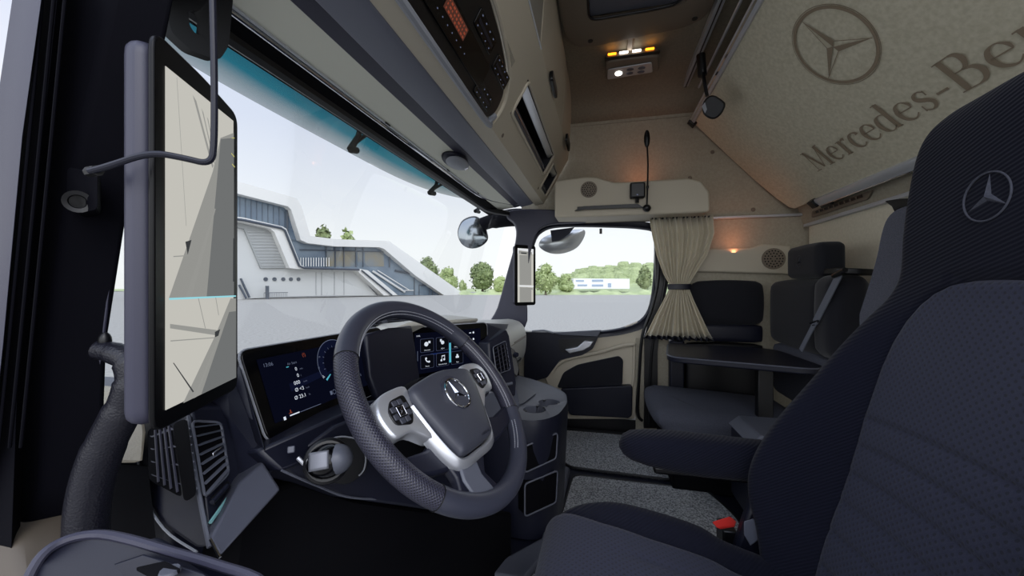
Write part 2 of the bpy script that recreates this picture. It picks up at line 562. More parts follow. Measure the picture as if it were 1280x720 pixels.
# ---- overhead console
M['cabin_in'] = mat('dark compartment lining', (22, 23, 32), .7)
ocn = empty('overhead_console', (1.3, .35, .52), 'long beige overhead storage console above the windshield', 'console')
A0, A1 = V((0, .355, .53)), V((0, .20, .80))
def FA(x, k, d=0):      # point on the console face, k 0..1 up, d into the console
    nrm = V((0, .27, .155)).normalized()
    p = A0.lerp(A1, k) + nrm * d
    return V((x, p.y, p.z))
xs = [.25, .36, 1.15, 1.30, 2.06, 2.12, 2.34, 2.40]
ks = [0, .10, .29, .62, .70, 1]
holes = {(3, 2), (3, 3), (5, 2), (1, 0), (1, 1), (1, 2)}
mb = MB()
for i in range(len(xs) - 1):
    for j in range(len(ks) - 1):
        if (i, j) in holes or (i == 5 and j == 1): continue
        mb.poly([FA(xs[i], ks[j]), FA(xs[i + 1], ks[j]), FA(xs[i + 1], ks[j + 1]), FA(xs[i], ks[j + 1])])
def recess(mb, x0, x1, k0, k1, d, mi=0, r=.0):
    c = [FA(x0, k0), FA(x1, k0), FA(x1, k1), FA(x0, k1)]
    b = [FA(x0, k0, d), FA(x1, k0, d), FA(x1, k1, d), FA(x0, k1, d)]
    for q in range(4): mb.poly([c[q], c[(q + 1) % 4], b[(q + 1) % 4], b[q]], mi)
    mb.poly(b, mi)
extx(mb, [(.41, .522), (.355, .53), (.36, .54), (.41, .54)], .25, 2.40)
mb.poly([FA(.25, 0), FA(.25, 1), V((.25, .6, .8)), V((.25, .6, .54))])
mb.poly([V((.25, .2, .8)), V((2.4, .2, .8)), V((2.4, .22, .8)), V((.25, .22, .8))])
mb.build('housing', 'beige', ocn)
for x0, x1, k0, k1 in ((1.30, 2.06, .29, .70), (2.12, 2.34, .10, .62)):
    mb = MB(); recess(mb, x0, x1, k0, k1, .16)
    mb.build('compartment', 'cabin_in', ocn, smooth=False)
    # rim around the opening, silver shelf lip at its foot and the bright upper lip
    mb = MB()
    fr = rnd([FA(x0 + .005, k0 + .01, -.002), FA(x1 - .005, k0 + .01, -.002), FA(x1 - .005, k1 - .01, -.002), FA(x0 + .005, k1 - .01, -.002)], .02, 4)
    mb.tube(fr, .006, 8, closed=True); mb.build('rim', 'beige', ocn)
    mb = MB()
    mb.prism([FA(x0 + .01, k0 + .02, .004), FA(x1 - .01, k0 + .02, .004), FA(x1 - .01, k0 + .16, .02), FA(x0 + .01, k0 + .16, .02)], (0, .004, .004)); mb.build('shelf_lip', 'grey', ocn)
    mb = MB()
    mb.tube([FA(x0 + .015, k0 + .10, .006), FA(x1 - .015, k0 + .10, .006)], .002, 6); mb.build('lip_line', 'chrome', ocn)
    mb = MB()
    mb.prism([FA(x0 + .03, k1 - .10, .012), FA(x1 - .01, k1 - .10, .012), FA(x1 - .01, k1 - .035, .002), FA(x0 + .03, k1 - .035, .002)], (0, .01, 0)); mb.build('upper_lip', 'silver', ocn)
# upper cabinet doors
M['cab_door'] = mat('grey beige cabinet door', (150, 146, 135), .5)
seams = [.25, 1.28, 1.98, 2.40]
for i in range(3):
    x0, x1 = seams[i] + .004, seams[i + 1] - .004
    mb = MB()
    mb.prism([(x0, .200, .808), (x0, .186, 1.0), (x0, .176, 1.165), (x0, .22, 1.165), (x0, .22, .808)], (x1 - x0, 0, 0))
    d = mb.build('cabinet_door', 'cab_door' if i == 0 else 'beige', ocn, bevel=.006, seg=3)
    if i:
        pass
    xl = (1.50, 2.16)[min(i, 1)] if i < 2 else 2.12
    mb = MB(); mb.prism(rnd([(xl - .07, .19, .83), (xl + .07, .19, .83), (xl + .06, .186, .872), (xl - .06, .186, .872)], .012, 3), (0, -.012, 0))
    if i == 0:
        continue
    mb.v = [p + V((0, 0, -.045)) for p in mb.v]
    mb.build('latch', 'black', d, bevel=.002)
mb = MB()
mb.tube([(.25, .197, .803), (1.28, .197, .803)], .0022, 6); mb.build('seam_line', 'alu', ocn)
mb = MB(); xl = 1.55
mb.prism(rnd([(xl - .08, .196, .80), (xl + .08, .196, .80), (xl + .07, .196, .845), (xl - .07, .196, .845)], .015, 3), (0, -.014, 0))
mb.build('latch', 'black', ocn, bevel=.003)
for x, k in ((1.33, .02), (2.10, .04), (.24 + .9, .03)):
    mb = MB(); mb.lathe(FA(x, k + .04, -.001), FA(0, 0, -1) - FA(0, 0, 0), [(0, .008), (.002, .007), (.0015, .003)], 12); mb.build('screw_cap', 'beige_dark', ocn)

# radio / tachograph unit set into the console
rad = empty('radio_panel', FA(.75, .0, 0), 'black radio and switch panel with amber digits set in the overhead console', 'radio')
sh = [(.36, .0), (1.14, .0), (1.17, .06), (1.19, .14), (1.185, .30), (1.12, .48), (1.0, .56), (.85, .61), (.36, .61)]
mb = MB()
mb.prism(rnd([FA(x, k, -.004) for x, k in sh], .03, 4), FA(0, 0, .02) - FA(0, 0, 0))
mb.build('fascia', 'black', rad, bevel=.003)
mb = MB()
mb.tube(spline([FA(.36, -.02, -.006), FA(1.12, -.02, -.006), FA(1.17, .03, -.006), FA(1.192, .10, -.004)], 5), .0095, 8)
mb.build('lower_edge', 'lgrey', rad)
mb = MB(); mb.tube(spline([FA(.36, .64, -.002), FA(.86, .64, -.002), FA(1.04, .58, -.002), FA(1.15, .49, -.002), FA(1.215, .30, -.002), FA(1.215, .1, -.002), FA(1.20, .0, -.002)], 5), .007, 8)
mb.build('surround', 'beige', rad)
U_ = V((1, 0, 0)); K_ = (A1 - A0)
def quadA(mb, x0, x1, k0, k1, d, mi=0): mb.poly([FA(x0, k0, d), FA(x1, k0, d), FA(x1, k1, d), FA(x0, k1, d)], mi)
mb = MB(); mb.prism(rnd([FA(.60, .10, -.009), FA(1.02, .10, -.009), FA(1.02, .31, -.009), FA(.60, .31, -.009)], .006, 3), FA(0, 0, .01) - FA(0, 0, 0)); tach = mb.build('radio_unit', 'gloss', rad, bevel=.001)
mb = MB(); quadA(mb, .735, .85, .195, .285, -.0098, 0)
rr = random.Random(3)
for r in range(3):
    for k in range(9):
        x = .742 + k * .0118; kk = .203 + r * .028
        w = rr.choice((.004, .006, .008))
        quadA(mb, x, x + w, kk, kk + .014, -.0102, 1)
mb.build('amber_display', ['glow', 'orange'], tach)
mb = MB()
for k in range(7):
    x = .72 + k * .026; quadA(mb, x, x + .004, .148, .156, -.0098)
mb.build('button_marks', 'wdim', tach)
for x0, k0 in ((1.00, .045), (1.03, .33), (.86, .36)):
    mb = MB(); mb.prism(rnd([FA(x0, k0, -.008), FA(x0 + .13, k0, -.008), FA(x0 + .13, k0 + .13, -.008), FA(x0, k0 + .13, -.008)], .005, 3), FA(0, 0, .008) - FA(0, 0, 0))
    sw = mb.build('switch_block', 'gloss', rad, bevel=.001)
    mb = MB(); quadA(mb, x0 + .01, x0 + .12, k0 + .045, k0 + .072, -.0088, 1)
    for i in range(4):
        quadA(mb, x0 + .014 + .03 * i, x0 + .020 + .03 * i, k0 + .098, k0 + .108, -.0088)
        quadA(mb, x0 + .014 + .03 * i, x0 + .019 + .03 * i, k0 + .017, k0 + .026, -.0088)
    mb.build('switch_marks', ['wdim', 'navy'], sw)
mb = MB(); mb.box(0, 0, 0, 0, 0, 0); mb = MB()
mb.prism(rnd([FA(.45, .12, -.008), FA(.57, .12, -.008), FA(.57, .3, -.008), FA(.45, .3, -.008)], .005, 3), FA(0, 0, .008) - FA(0, 0, 0)); mb.build('display', 'gloss', rad, bevel=.001)

# sensor dome under the header
sd = empty('sensor_dome', W(568, 207, Z=.485), 'grey dome shaped camera unit hanging from the beige header', 'sensor')
c0 = W(569, 200, Z=.492)
mb = MB(); mb.sphere(c0, .085, .044, .026, 14); mb.build('shell', 'navy', sd)
mb = MB(); mb.sphere(c0 + V((0, -.008, -.012)), .074, .040, .018, 12); mb.build('cover', 'lgrey', sd)
mb = MB(); mb.lathe(c0 + V((.04, -.030, -.022)), (.1, -.5, -.8), [(0, .008), (.003, .008), (.004, .004)], 14); mb.build('lens', 'chrome', sd)

# ---- outside sun visor with its three arms
M['teal'] = None
m = bpy.data.materials.new('teal acrylic'); m.use_nodes = True; q = N(m); q.t.nodes.clear()
tc = q.n('ShaderNodeTexCoord'); sp = q.n('ShaderNodeSeparateXYZ'); q.l(tc.outputs['UV'], sp.inputs[0])
rp = q.n('ShaderNodeValToRGB'); q.l(sp.outputs['Y'], rp.inputs[0])
e = rp.color_ramp.elements
e[0].position = 0; e[0].color = lin((190, 188, 184)); e[1].position = .62; e[1].color = lin((8, 84, 98))
n1 = e.new(.20); n1.color = lin((150, 156, 154)); n2 = e.new(.40); n2.color = lin((24, 108, 120))
tr = q.n('ShaderNodeBsdfTransparent'); q.l(rp.outputs[0], tr.inputs[0])
df = q.n('ShaderNodeBsdfTranslucent', i_Color=lin((90, 150, 155))); gl = q.n('ShaderNodeBsdfGlossy', i_Roughness=.1)
m1 = q.n('ShaderNodeMixShader', i_Fac=.15); q.l(tr.outputs[0], m1.inputs[1]); q.l(df.outputs[0], m1.inputs[2])
m2 = q.n('ShaderNodeMixShader', i_Fac=.05); q.l(m1.outputs[0], m2.inputs[1]); q.l(gl.outputs[0], m2.inputs[2])
ou = q.n('ShaderNodeOutputMaterial'); q.l(m2.outputs[0], ou.inputs[0]); M['teal'] = m
vis = empty('sun_visor', (1.3, .95, .55), 'teal tinted transparent sun visor across the top outside the windshield', 'sun visor')
P, UVs = [], []
for i in range(33):
    x = .22 + 2.16 * i / 32; u = abs(x - 1.3) / 1.08; bk = .22 * u ** 4
    y0 = 1.04 - bk; y1 = .93 - bk
    z0 = .570 * y0 * (1 + .0 * u); 
    row, ur = [], []
    for k in range(9):
        t = k / 8; y = y0 + (y1 - y0) * t + .012 * math.sin(math.pi * t)
        z = .572 + (.71 - .572) * t
        row.append((x, y, z)); ur.append((i / 32, t))
    P.append(row); UVs.append(ur)
mb.__init__(); mb = MB(); mb.grid(P, uv=UVs); mb.build('panel', 'teal', vis)
for a in ([(452, 150), (448, 170), (438, 187), (446, 188)], [(548, 219), (545, 232), (537, 241), (543, 242)], [(608, 250), (602, 258), (594, 264), (599, 265)]):
    b0, b1, b2, b3 = [W(px, py, Y=.93) for px, py in a]
    br_ = W(a[0][0] + (a[0][0] - a[2][0]) * 1.1, a[0][1] + (a[2][1] - a[0][1]) * .3, Y=.91)
    mb = MB()
    mb.tube([b0 + V((0, -.14, .06)), b0, b1, b2], [.011, .011, .011, .014], 8)
    mb.tube([br_ + V((0, -.12, .05)), br_, b1 * .4 + b2 * .6], .008, 8)
    mb.tube([b2, b3], .013, 8)
    mb.build('arm', 'black2', vis)

# ---- passenger door
D1 = empty('door_1', (2.43, 0, -.83), kind='structure')
XD = 2.43
win = [(655, 413), (660, 345), (668, 305), (678, 290), (700, 284), (755, 284), (806, 287), (817, 296), (817, 340), (812, 380), (800, 400), (775, 410), (735, 415), (690, 416)]
winp = spline(pxs(win, X=XD), 4, True)
cen = V((XD, .06, .05))
outp = []
for p in winp:
    d = p - cen; g = 1.0
    q_ = V((XD, cen.y + max(-.42, min(.46, d.y * 1.16)), cen.z + max(-.36, min(.37, d.z * 1.12))))
    outp.append(q_)
mb = MB()
mb.grid([[a + V((.02, 0, 0)), a, a + (b - a) * .15 + V((-.012, 0, 0)), a + (b - a) * .5 + V((-.006, 0, 0)), b + V((-.01, 0, 0)), b + V((.02, 0, 0))] for a, b in zip(winp, outp)], closeu=True)
mb.build('window_frame', 'navy', D1)
M['dglass'] = glass('side glass', (246, 249, 249), .3)
mb = MB(); mb.poly([p + V((.03, 0, 0)) for p in outp]); mb.build('pane', 'dglass', D1, smooth=False)
mb = MB(); c = W(751, 289, X=XD - .01); mb.obox(c, (.006, 0, 0), (0, .008, 0), (0, 0, .016)); mb.build('catch', 'black', D1, bevel=.002)
# beige panel below the window
mb = MB()
mb.prism(pxs([(656, 414), (690, 417), (735, 416), (775, 411), (800, 401), (806, 404), (800, 440), (796, 480), (794, 524), (705, 524), (680, 470), (655, 470)], X=XD - .005), (.05, 0, 0))
mb.build('trim_panel', 'beige', D1, bevel=.006, seg=3)
mb = MB()
mb.prism(rnd(pxs([(655, 415), (735, 416), (752, 413), (741, 436), (728, 444), (700, 450), (684, 472), (655, 480)], X=XD - .035), .012, 3), (.05, 0, 0))
up = mb.build('upper_panel', 'navy', D1, bevel=.006, seg=3)
mb = MB(); mb.prism(rnd(pxs([(698, 424), (745, 422), (738, 434), (722, 441), (700, 440)], X=XD - .038), .01, 3), (.004, 0, 0)); mb.build('handle_recess', 'black', up)
mb = MB(); mb.prism(pxs([(706, 437), (722, 434), (731, 426), (742, 427), (738, 433), (730, 438), (712, 442)], X=XD - .07), (.03, 0, 0)); mb.build('door_handle', 'silver', up, bevel=.005, seg=3)
mb = MB(); mb.prism(pxs([(690, 416), (745, 413), (752, 413), (747, 421), (700, 419)], X=XD - .06), (.03, 0, 0)); mb.build('window_ledge', 'grey', up, bevel=.004)
mb = MB(); mb.tube(pxs([(665, 414), (680, 413), (692, 416)], X=XD - .05), .006, 8); mb.build('lock_bar', 'lgrey', up)
mb = MB()
mb.tube(spline(pxs([(690, 466), (697, 456), (712, 448), (745, 441), (778, 432), (793, 430)], X=XD - .02), 6), .012, 8)
mb.tube(spline(pxs([(793, 430), (792, 470), (790, 484)], X=XD - .015), 6), .008, 8)
mb.build('armrest_curve', 'beige', D1)
mb = MB(); mb.prism(rnd(pxs([(696, 485), (704, 466), (722, 456), (774, 445), (779, 450), (778, 482)], X=XD - .020), .02, 4), (.02, 0, 0)); mb.build('pocket_inlay', 'fab_d', D1, bevel=.003)
mb = MB(); mb.prism(rnd(pxs([(700, 486), (791, 482), (790, 520), (786, 523), (712, 519)], X=XD - .05), .02, 4), (.06, 0, 0)); mb.build('lower_pocket', 'navy', D1, bevel=.01, seg=3)
# seals beside the door
mb = MB()
mb.tube(spline(pxs([(822, 290), (823, 345), (815, 385), (803, 420), (799, 470), (797, 515), (803, 526)], X=2.385), 6), .009, 8)
mb.tube(spline(pxs([(830, 290), (832, 345), (822, 400), (815, 440), (812, 500), (812, 530)], X=2.385), 6), .007, 8)
mb.prism(pxs([(818, 288), (838, 288), (838, 340), (826, 400), (822, 440), (822, 535), (805, 535), (806, 420), (820, 370)], X=2.39), (.03, 0, 0))
struct(mb.build('trim_11', ['black']), 'black door seals running down beside the curtain')
mb = MB(); mb.box(2.43, 2.47, -.40, .42, -.90, -.80); mb.box(2.36, 2.40, -.36, .40, -.88, -.865)
struct(mb.build('trim_12', 'black', bevel=.003), 'black door sill step')

# shelf over the door
shf = empty('side_shelf', (2.3, -.15, .405), 'beige side shelf above the passenger door', 'shelf')
XS = 2.2
so = [(.262, .405), (.262, .612), (.232, .617), (.09, .628), (.03, .622), (-.06, .588), (-.12, .584), (-.45, .584), (-.51, .565), (-.552, .505), (-.556, .41), (-.54, .398), (.1, .40)]
mb = MB(); mb.prism([(XS, y, z) for y, z in so], (.21, 0, 0)); mb.build('body', 'beige', shf, bevel=.014, seg=4)
mb = MB()
c = V((XS - .002, .07, .553))
mb.lathe(c, (-1, 0, 0), [(0, .046), (.003, .046), (.003, .002)], 28)
g = mb.build('speaker_grille', 'beige_dark', shf)
mb = MB()
for r_, k in ((.012, 6), (.024, 12), (.035, 18)):
    for q_ in range(k):
        a = 2 * math.pi * q_ / k
        mb.lathe(c + V((-.0035, math.cos(a) * r_, math.sin(a) * r_)), (-1, 0, 0), [(0, .0034), (.0006, .0033), (.0006, .0003)], 6)
mb.build('grille_holes', 'blackm', g)
gb = empty('grab_bar', (XS - .02, -.05, .44), 'black horizontal grab bar on the beige shelf above the passenger door', 'handle')
mb = MB()
mb.prism(rnd([(XS - .03, .15, .432), (XS - .03, .10, .455), (XS - .03, -.19, .455), (XS - .03, -.22, .432), (XS - .03, -.12, .436), (XS - .03, .09, .437)], .006, 3), (.015, 0, 0)); mb.build('bar', 'black', gb, bevel=.003)
for y in (.115, -.175):
    mb = MB(); mb.box(XS - .02, XS + .0, y - .018, y + .018, .438, .456); mb.build('mount', 'black', gb, bevel=.002)
sq = empty('alarm_unit', (XS - .02, -.187, .46), 'small square black box on a stubby neck above the grab bar', 'device')
mb = MB(); mb.box(XS - .045, XS - .002, -.227, -.150, .485, .568); mb.build('box', 'black', sq, bevel=.008, seg=3)
mb = MB(); mb.tube([(XS - .02, -.188, .49), (XS - .02, -.188, .462)], .01, 8); mb.build('neck', 'black', sq)
mb = MB(); mb.box(XS - .0455, XS - .044, -.19, -.183, .497, .503); mb.build('mark', 'wdim', sq)
gl_ = empty('gooseneck_lamp', (XS - .02, -.237, .42), 'slender black gooseneck reading lamp standing on the passenger side shelf', 'lamp')
mb = MB(); mb.sphere((XS - .022, -.237, .43), .022, .022, .02, 10); mb.build('base', 'black', gl_)
mb = MB(); mb.tube(spline([(XS - .025, -.237, .44), (XS - .03, -.24, .55), (XS - .03, -.242, .66), (XS - .03, -.238, .76)], 6), .0045, 8); mb.build('neck', 'black', gl_)
mb = MB(); mb.sphere((XS - .03, -.237, .80), .014, .016, .048, 10); mb.build('head', 'black', gl_)
mb = MB(); mb.lathe((XS - .03, -.2395, .535), (0, 0, 1), [(0, .0075), (.012, .0075)], 10); mb.build('collar', 'black', gl_)

# rear side speaker panel and amber glow strips
rs = empty('speaker_panel', (2.38, -.75, .08), 'beige raised speaker panel on the side wall beside the curtain', 'speaker')
mb = MB(); mb.prism([(2.375, y, z) for y, z in [(-.50, .095), (-.50, .215), (-.62, .225), (-.80, .222), (-.86, .245), (-1.0, .232), (-1.0, .072), (-.95, .078)]], (.04, 0, 0)); mb.build('body', 'beige', rs, bevel=.01, seg=3)
c = V((2.372, -.916, .160))
mb = MB(); mb.lathe(c, (-1, 0, 0), [(0, .058), (.004, .058), (.004, .002)], 28); g = mb.build('speaker_grille', 'beige_dark', rs)
mb = MB()
for r_, k in ((.015, 6), (.03, 12), (.044, 18)):
    for q_ in range(k):
        a = 2 * math.pi * q_ / k
        mb.lathe(c + V((-.0045, math.cos(a) * r_, math.sin(a) * r_)), (-1, 0, 0), [(0, .004), (.0006, .004), (.0006, .0003)], 6)
mb.build('grille_holes', 'blackm', g)
# curtain rail on the side wall
mb = MB(); mb.box(2.385, 2.41, -1.08, -.40, .392, .406)
cr = mb.build('curtain_rail', 'alu', bevel=.002); tag(cr, 'slim aluminium curtain rail on the side wall beside the beige shelf', 'rail')
mb = MB(); mb.box(.3, 2.38, -1.085, -1.062, .328, .344)
cr = mb.build('curtain_rail', 'alu', bevel=.002); tag(cr, 'slim aluminium curtain rail running along the rear wall', 'rail')

# curtain
cu = empty('curtain', (2.33, -.42, -.3), 'beige pleated curtain gathered by a dark band beside the passenger window', 'curtain')
lev = [(.398, -.27, -.60, .017), (.30, -.285, -.605, .019), (.18, -.31, -.57, .016), (.08, -.345, -.51, .014), (.02, -.375, -.475, .009), (-.01, -.372, -.478, .009), (-.07, -.345, -.50, .014), (-.16, -.30, -.54, .020), (-.24, -.265, -.575, .026), (-.285, -.245, -.60, .030)]
def cur(off=0, l0=None, lift=0):
    P = []
    for z, a, b, am in (l0 or lev):
        row = []
        for j in range(181):
            t = j / 180
            ph = t * 2 * math.pi * 12 + .6 * math.sin(t * 23)
            w_ = math.sin(ph) + .2 * math.sin(ph * .5 + 1)
            row.append((2.315 + off + am * w_, a + (b - a) * t + .10 * am * math.cos(ph), z + (lift * math.sin(t * 9))))
        P.append(row)
    return P
mb = MB(); mb.grid(cur()); mb.build('cloth', 'curtain', cu, solid=.002)
mb = MB(); mb.grid(cur(-.004, [(-.272, -.248, -.597, .030), (-.292, -.243, -.602, .031)])); mb.build('hem_band', 'navy', cu, solid=.006)
mb = MB(); mb.loft([[(2.315 + .026 * math.cos(t), -.425 + .062 * math.sin(t), z) for t in [2 * math.pi * k / 28 for k in range(28)]] for z in (-.008, .022)]); mb.build('tie_band', 'navy', cu, bevel=.002)
mb = MB()
for k in range(17): mb.box(2.306, 2.33, -.285 - .0185 * k, -.279 - .0185 * k, .392, .399)
mb.build('gliders', 'black', cu)

# roof hatch
HZ = 1.165
rh = empty('roof_hatch', (1.2, -.1, 1.14), 'taupe framed roof hatch with a grey cover in the ceiling', 'hatch')
ho = [(.95, .16), (1.62, .165), (1.76, .155), (1.83, .11), (1.845, .04), (1.80, -.36), (1.74, -.43), (.95, -.45)]
hi = [(1.0, .06), (1.63, .055), (1.655, .045), (1.665, .02), (1.66, -.2), (1.65, -.30), (1.63, -.33), (1.0, -.34)]
P = []
for a, b in zip(rnd([(x, y, HZ - .03) for x, y in ho], .05, 3), rnd([(x, y, HZ - .035) for x, y in hi], .02, 3)):
    P.append([a + V((0, 0, .035)), a, a.lerp(b, .1) + V((0, 0, -.006)), b, b + V((0, 0, .02))])
mb = MB(); mb.grid(P, closeu=True); mb.build('frame', 'beige_dark', rh)
mb = MB(); mb.tube(rnd([(x - (.012 if x > 1.2 else -.01), y * .93 + .001, HZ - .035) for x, y in hi], .02, 3), .005, 8, closed=True); mb.build('gasket', 'black', rh)
mb = MB(); mb.prism([(1.0, .05, HZ - .022), (1.65, .05, HZ - .022), (1.65, -.33, HZ - .022), (1.0, -.33, HZ - .022)], (0, 0, .01)); mb.build('cover', 'grey', rh, bevel=.004)
for x, y in ((1.79, .05), (1.74, -.38)):
    mb = MB(); mb.lathe((x, y, HZ - .035), (0, 0, -1), [(0, .012), (.004, .011), (.004, .003)], 12); mb.build('screw_cap', 'black', rh)

# ceiling lamp
cl = empty('ceiling_lamp', (2.03, -.15, 1.12), 'beige ceiling lamp with glowing amber and white lights and silver switches', 'lamp')
mb = MB(); mb.prism(rnd([(1.945, -.02, 1.155), (1.945, -.265, 1.155), (2.09, -.29, 1.155), (2.11, -.02, 1.155)], .03, 4), (0, 0, -.045)); mb.build('housing', 'beige_dark', cl, bevel=.008, seg=3)
mb = MB(); mb.prism(rnd([(2.0, -.03, 1.108), (1.985, -.24, 1.108), (2.075, -.255, 1.108), (2.095, -.03, 1.108)], .012, 3), (0, 0, -.006)); fp = mb.build('switch_plate', 'silver', cl, bevel=.002)
mb = MB()
for y in (-.085,): mb.lathe((2.045, y, 1.102), (0, 0, -1), [(0, .018), (.004, .016), (.005, .002)], 16)
mb.build('spot_lens', 'whled', fp)
for y in (-.14, -.195):
    for x in (2.02, 2.055):
        mb = MB(); mb.sphere((x, y, 1.101), .012, .018, .004, 8); mb.build('button', 'grey', fp)
for y, m_ in ((-.05, 'ambled'), (-.105, 'whled'), (-.165, 'whled'), (-.225, 'ambled')):
    mb = MB(); mb.box(1.937, 1.944, y - .02, y + .02, 1.140, 1.150); mb.build('led', m_, cl, bevel=.002)
mb = MB(); mb.box(1.93, 1.95, -.27, -.015, 1.118, 1.126); mb.build('visor_strip', 'black', cl, bevel=.002)
# ceiling rails
mb = MB(); mb.box(.3, 2.385, -.475, -.445, 1.130, 1.165); mb.box(.3, 2.38, -.463, -.457, 1.126, 1.131, 1)
tag(mb.build('ceiling_rail', ['alu', 'black'], bevel=.003), 'broad aluminium rail on the ceiling in front of the bunk', 'rail')
mb = MB(); mb.tube([(.3, -.505, 1.07), (2.22, -.505, 1.07)], .006, 10)
tag(mb.build('bunk_net_rod', 'alu'), 'thin aluminium rod between the ceiling rail and the bunk', 'rod')
# ================================================================== BUNK
bk = empty('upper_bunk', (1.3, -1.0, .42), 'folded up beige upper bunk with a printed star and lettering', 'bunk')
B0, B1 = V((0, -1.0, .418)), V((0, -.512, .95))
bv = (B1 - B0).normalized(); bl = (B1 - B0).length; bu = V((-1, 0, 0)); bn = V((0, bv.z, -bv.y))   # bn points down/forward, toward the cab
def BP(x, s, h=0): return V((x, 0, 0)) + B0 + bv * s + bn * h
mb = MB()
ol = [(.25, 0), (2.33, 0.0), (2.36, .02), (2.385, .10), (2.40, .25), (2.40, .45), (2.39, bl), (.25, bl)]
mb.prism([BP(x, s) for x, s in ol], -bn * .09)
mb.build('mattress_board', 'bunk', bk, bevel=.008, seg=3)
# printed star
cst = W(1042, 58, D=1.185); s0 = (cst - B0); cs = BP(1.38, (cst - V((cst.x, 0, 0)) - B0).dot(bv), .0035)
mb = MB()
R_ = .138
ring(mb, cs, bu, bv, R_ - .013, R_ - .003, 0, 64); ring(mb, cs, bu, bv, R_, R_ + .002, 0, 64)
for k in range(3):
    a = math.pi / 2 + k * 2 * math.pi / 3
    dr = bu * math.cos(a) + bv * math.sin(a)
    l = cs + (bu * math.cos(a + math.pi / 3) + bv * math.sin(a + math.pi / 3)) * R_ * .16
    r = cs + (bu * math.cos(a - math.pi / 3) + bv * math.sin(a - math.pi / 3)) * R_ * .16
    tip = cs + dr * (R_ - .016)
    mb.poly([cs, r, tip], 0)
    pr_ = (l - tip).normalized(); nn = bn.cross(pr_).normalized() * .0022
    mb.poly([tip, l, l + nn, tip + nn], 0)
    mb.poly([cs, l, l - nn * .7, cs - nn * .7], 0)
mb.build('printed_star', 'print', bk, smooth=False)
# printed serif lettering, drawn as strokes of varying weight (em units, x height .62 of the capitals)
TH, TK = .035, .13
def st(pts): return pts
G = {
 'M': (1.06, [[(.02, 0, TH, 'h'), (.30, 0, TH, 'h')], [(.16, 0, TH), (.20, 1, TH)], [(.05, 1, TH, 'h'), (.24, 1, TH, 'h')], [(.20, 1, TK), (.52, .04, TK * .6)], [(.53, .04, TH), (.86, 1, TH)], [(.86, 1, TK), (.90, 0, TK)], [(.84, 1, TH, 'h'), (1.02, 1, TH, 'h')], [(.76, 0, TH, 'h'), (1.04, 0, TH, 'h')]]),
 'e': (.56, [[(.06, .36, TH), (.46, .36, TH)], [(.46, .36, TH), (.45, .50, TK * .6), (.36, .62, TH), (.26, .645, TH), (.14, .58, TK * .7), (.075, .42, TK), (.07, .28, TK), (.12, .11, TK * .8), (.24, .01, TK * .5), (.36, .01, TH), (.48, .12, TH)]]),
 'r': (.46, [[(.02, .62, TH), (.14, .63, TH)], [(.15, .64, TK), (.15, 0, TK)], [(.03, 0, TH), (.28, 0, TH)], [(.17, .46, TH), (.24, .58, TH), (.33, .63, TK * .7), (.42, .60, TK)]]),
 'c': (.52, [[(.44, .50, TK), (.40, .59, TK * .6), (.28, .64, TH), (.15, .58, TK * .7), (.08, .42, TK), (.07, .28, TK), (.12, .11, TK * .8), (.24, .01, TK * .5), (.36, .01, TH), (.46, .11, TH)]]),
 'd': (.64, [[(.46, 1.02, TK), (.47, 0, TK)], [(.32, 1.01, TH), (.46, 1.02, TH)], [(.47, .01, TH), (.60, .02, TH)], [(.46, .54, TH), (.36, .63, TH), (.24, .64, TH), (.12, .56, TK * .8), (.075, .40, TK), (.075, .26, TK), (.12, .09, TK * .8), (.22, .0, TH), (.34, .01, TH), (.46, .12, TH)]]),
 's': (.46, [[(.36, .44, TH), (.36, .60, TH)], [(.36, .56, TH), (.24, .64, TH), (.12, .59, TK * .6), (.09, .48, TK * .8), (.16, .38, TK), (.30, .29, TK), (.37, .17, TK * .8), (.32, .05, TK * .6), (.20, -.005, TH), (.07, .07, TH)], [(.07, .22, TH), (.07, .02, TH)]]),
 '-': (.40, [[(.05, .30, .07), (.33, .30, .07)]]),
 'B': (.76, [[(.03, 0, TH), (.40, 0, TH)], [(.03, 1, TH), (.38, 1, TH)], [(.17, 0, TK), (.17, 1, TK)], [(.38, 1, TH), (.50, .95, TK * .7), (.56, .78, TK), (.50, .60, TK * .7), (.38, .53, TH), (.2, .53, TH)], [(.38, .53, TH), (.56, .47, TK * .7), (.64, .27, TK), (.56, .07, TK * .7), (.40, 0, TH)]]),
 'n': (.66, [[(.02, .62, TH), (.14, .63, TH)], [(.15, .64, TK), (.15, 0, TK)], [(.03, 0, TH), (.27, 0, TH)], [(.17, .5, TH), (.28, .62, TH), (.38, .64, TK * .6), (.47, .55, TK * .9), (.48, .40, TK), (.48, 0, TK)], [(.37, 0, TH), (.62, 0, TH)]]),
 'z': (.54, [[(.06, .48, TH), (.07, .62, TH)], [(.07, .62, TH), (.45, .62, TH)], [(.44, .62, TK), (.07, 0, TK)], [(.06, .01, TH), (.47, .01, TH)], [(.47, 0, TH), (.49, .18, TH)]]),
}
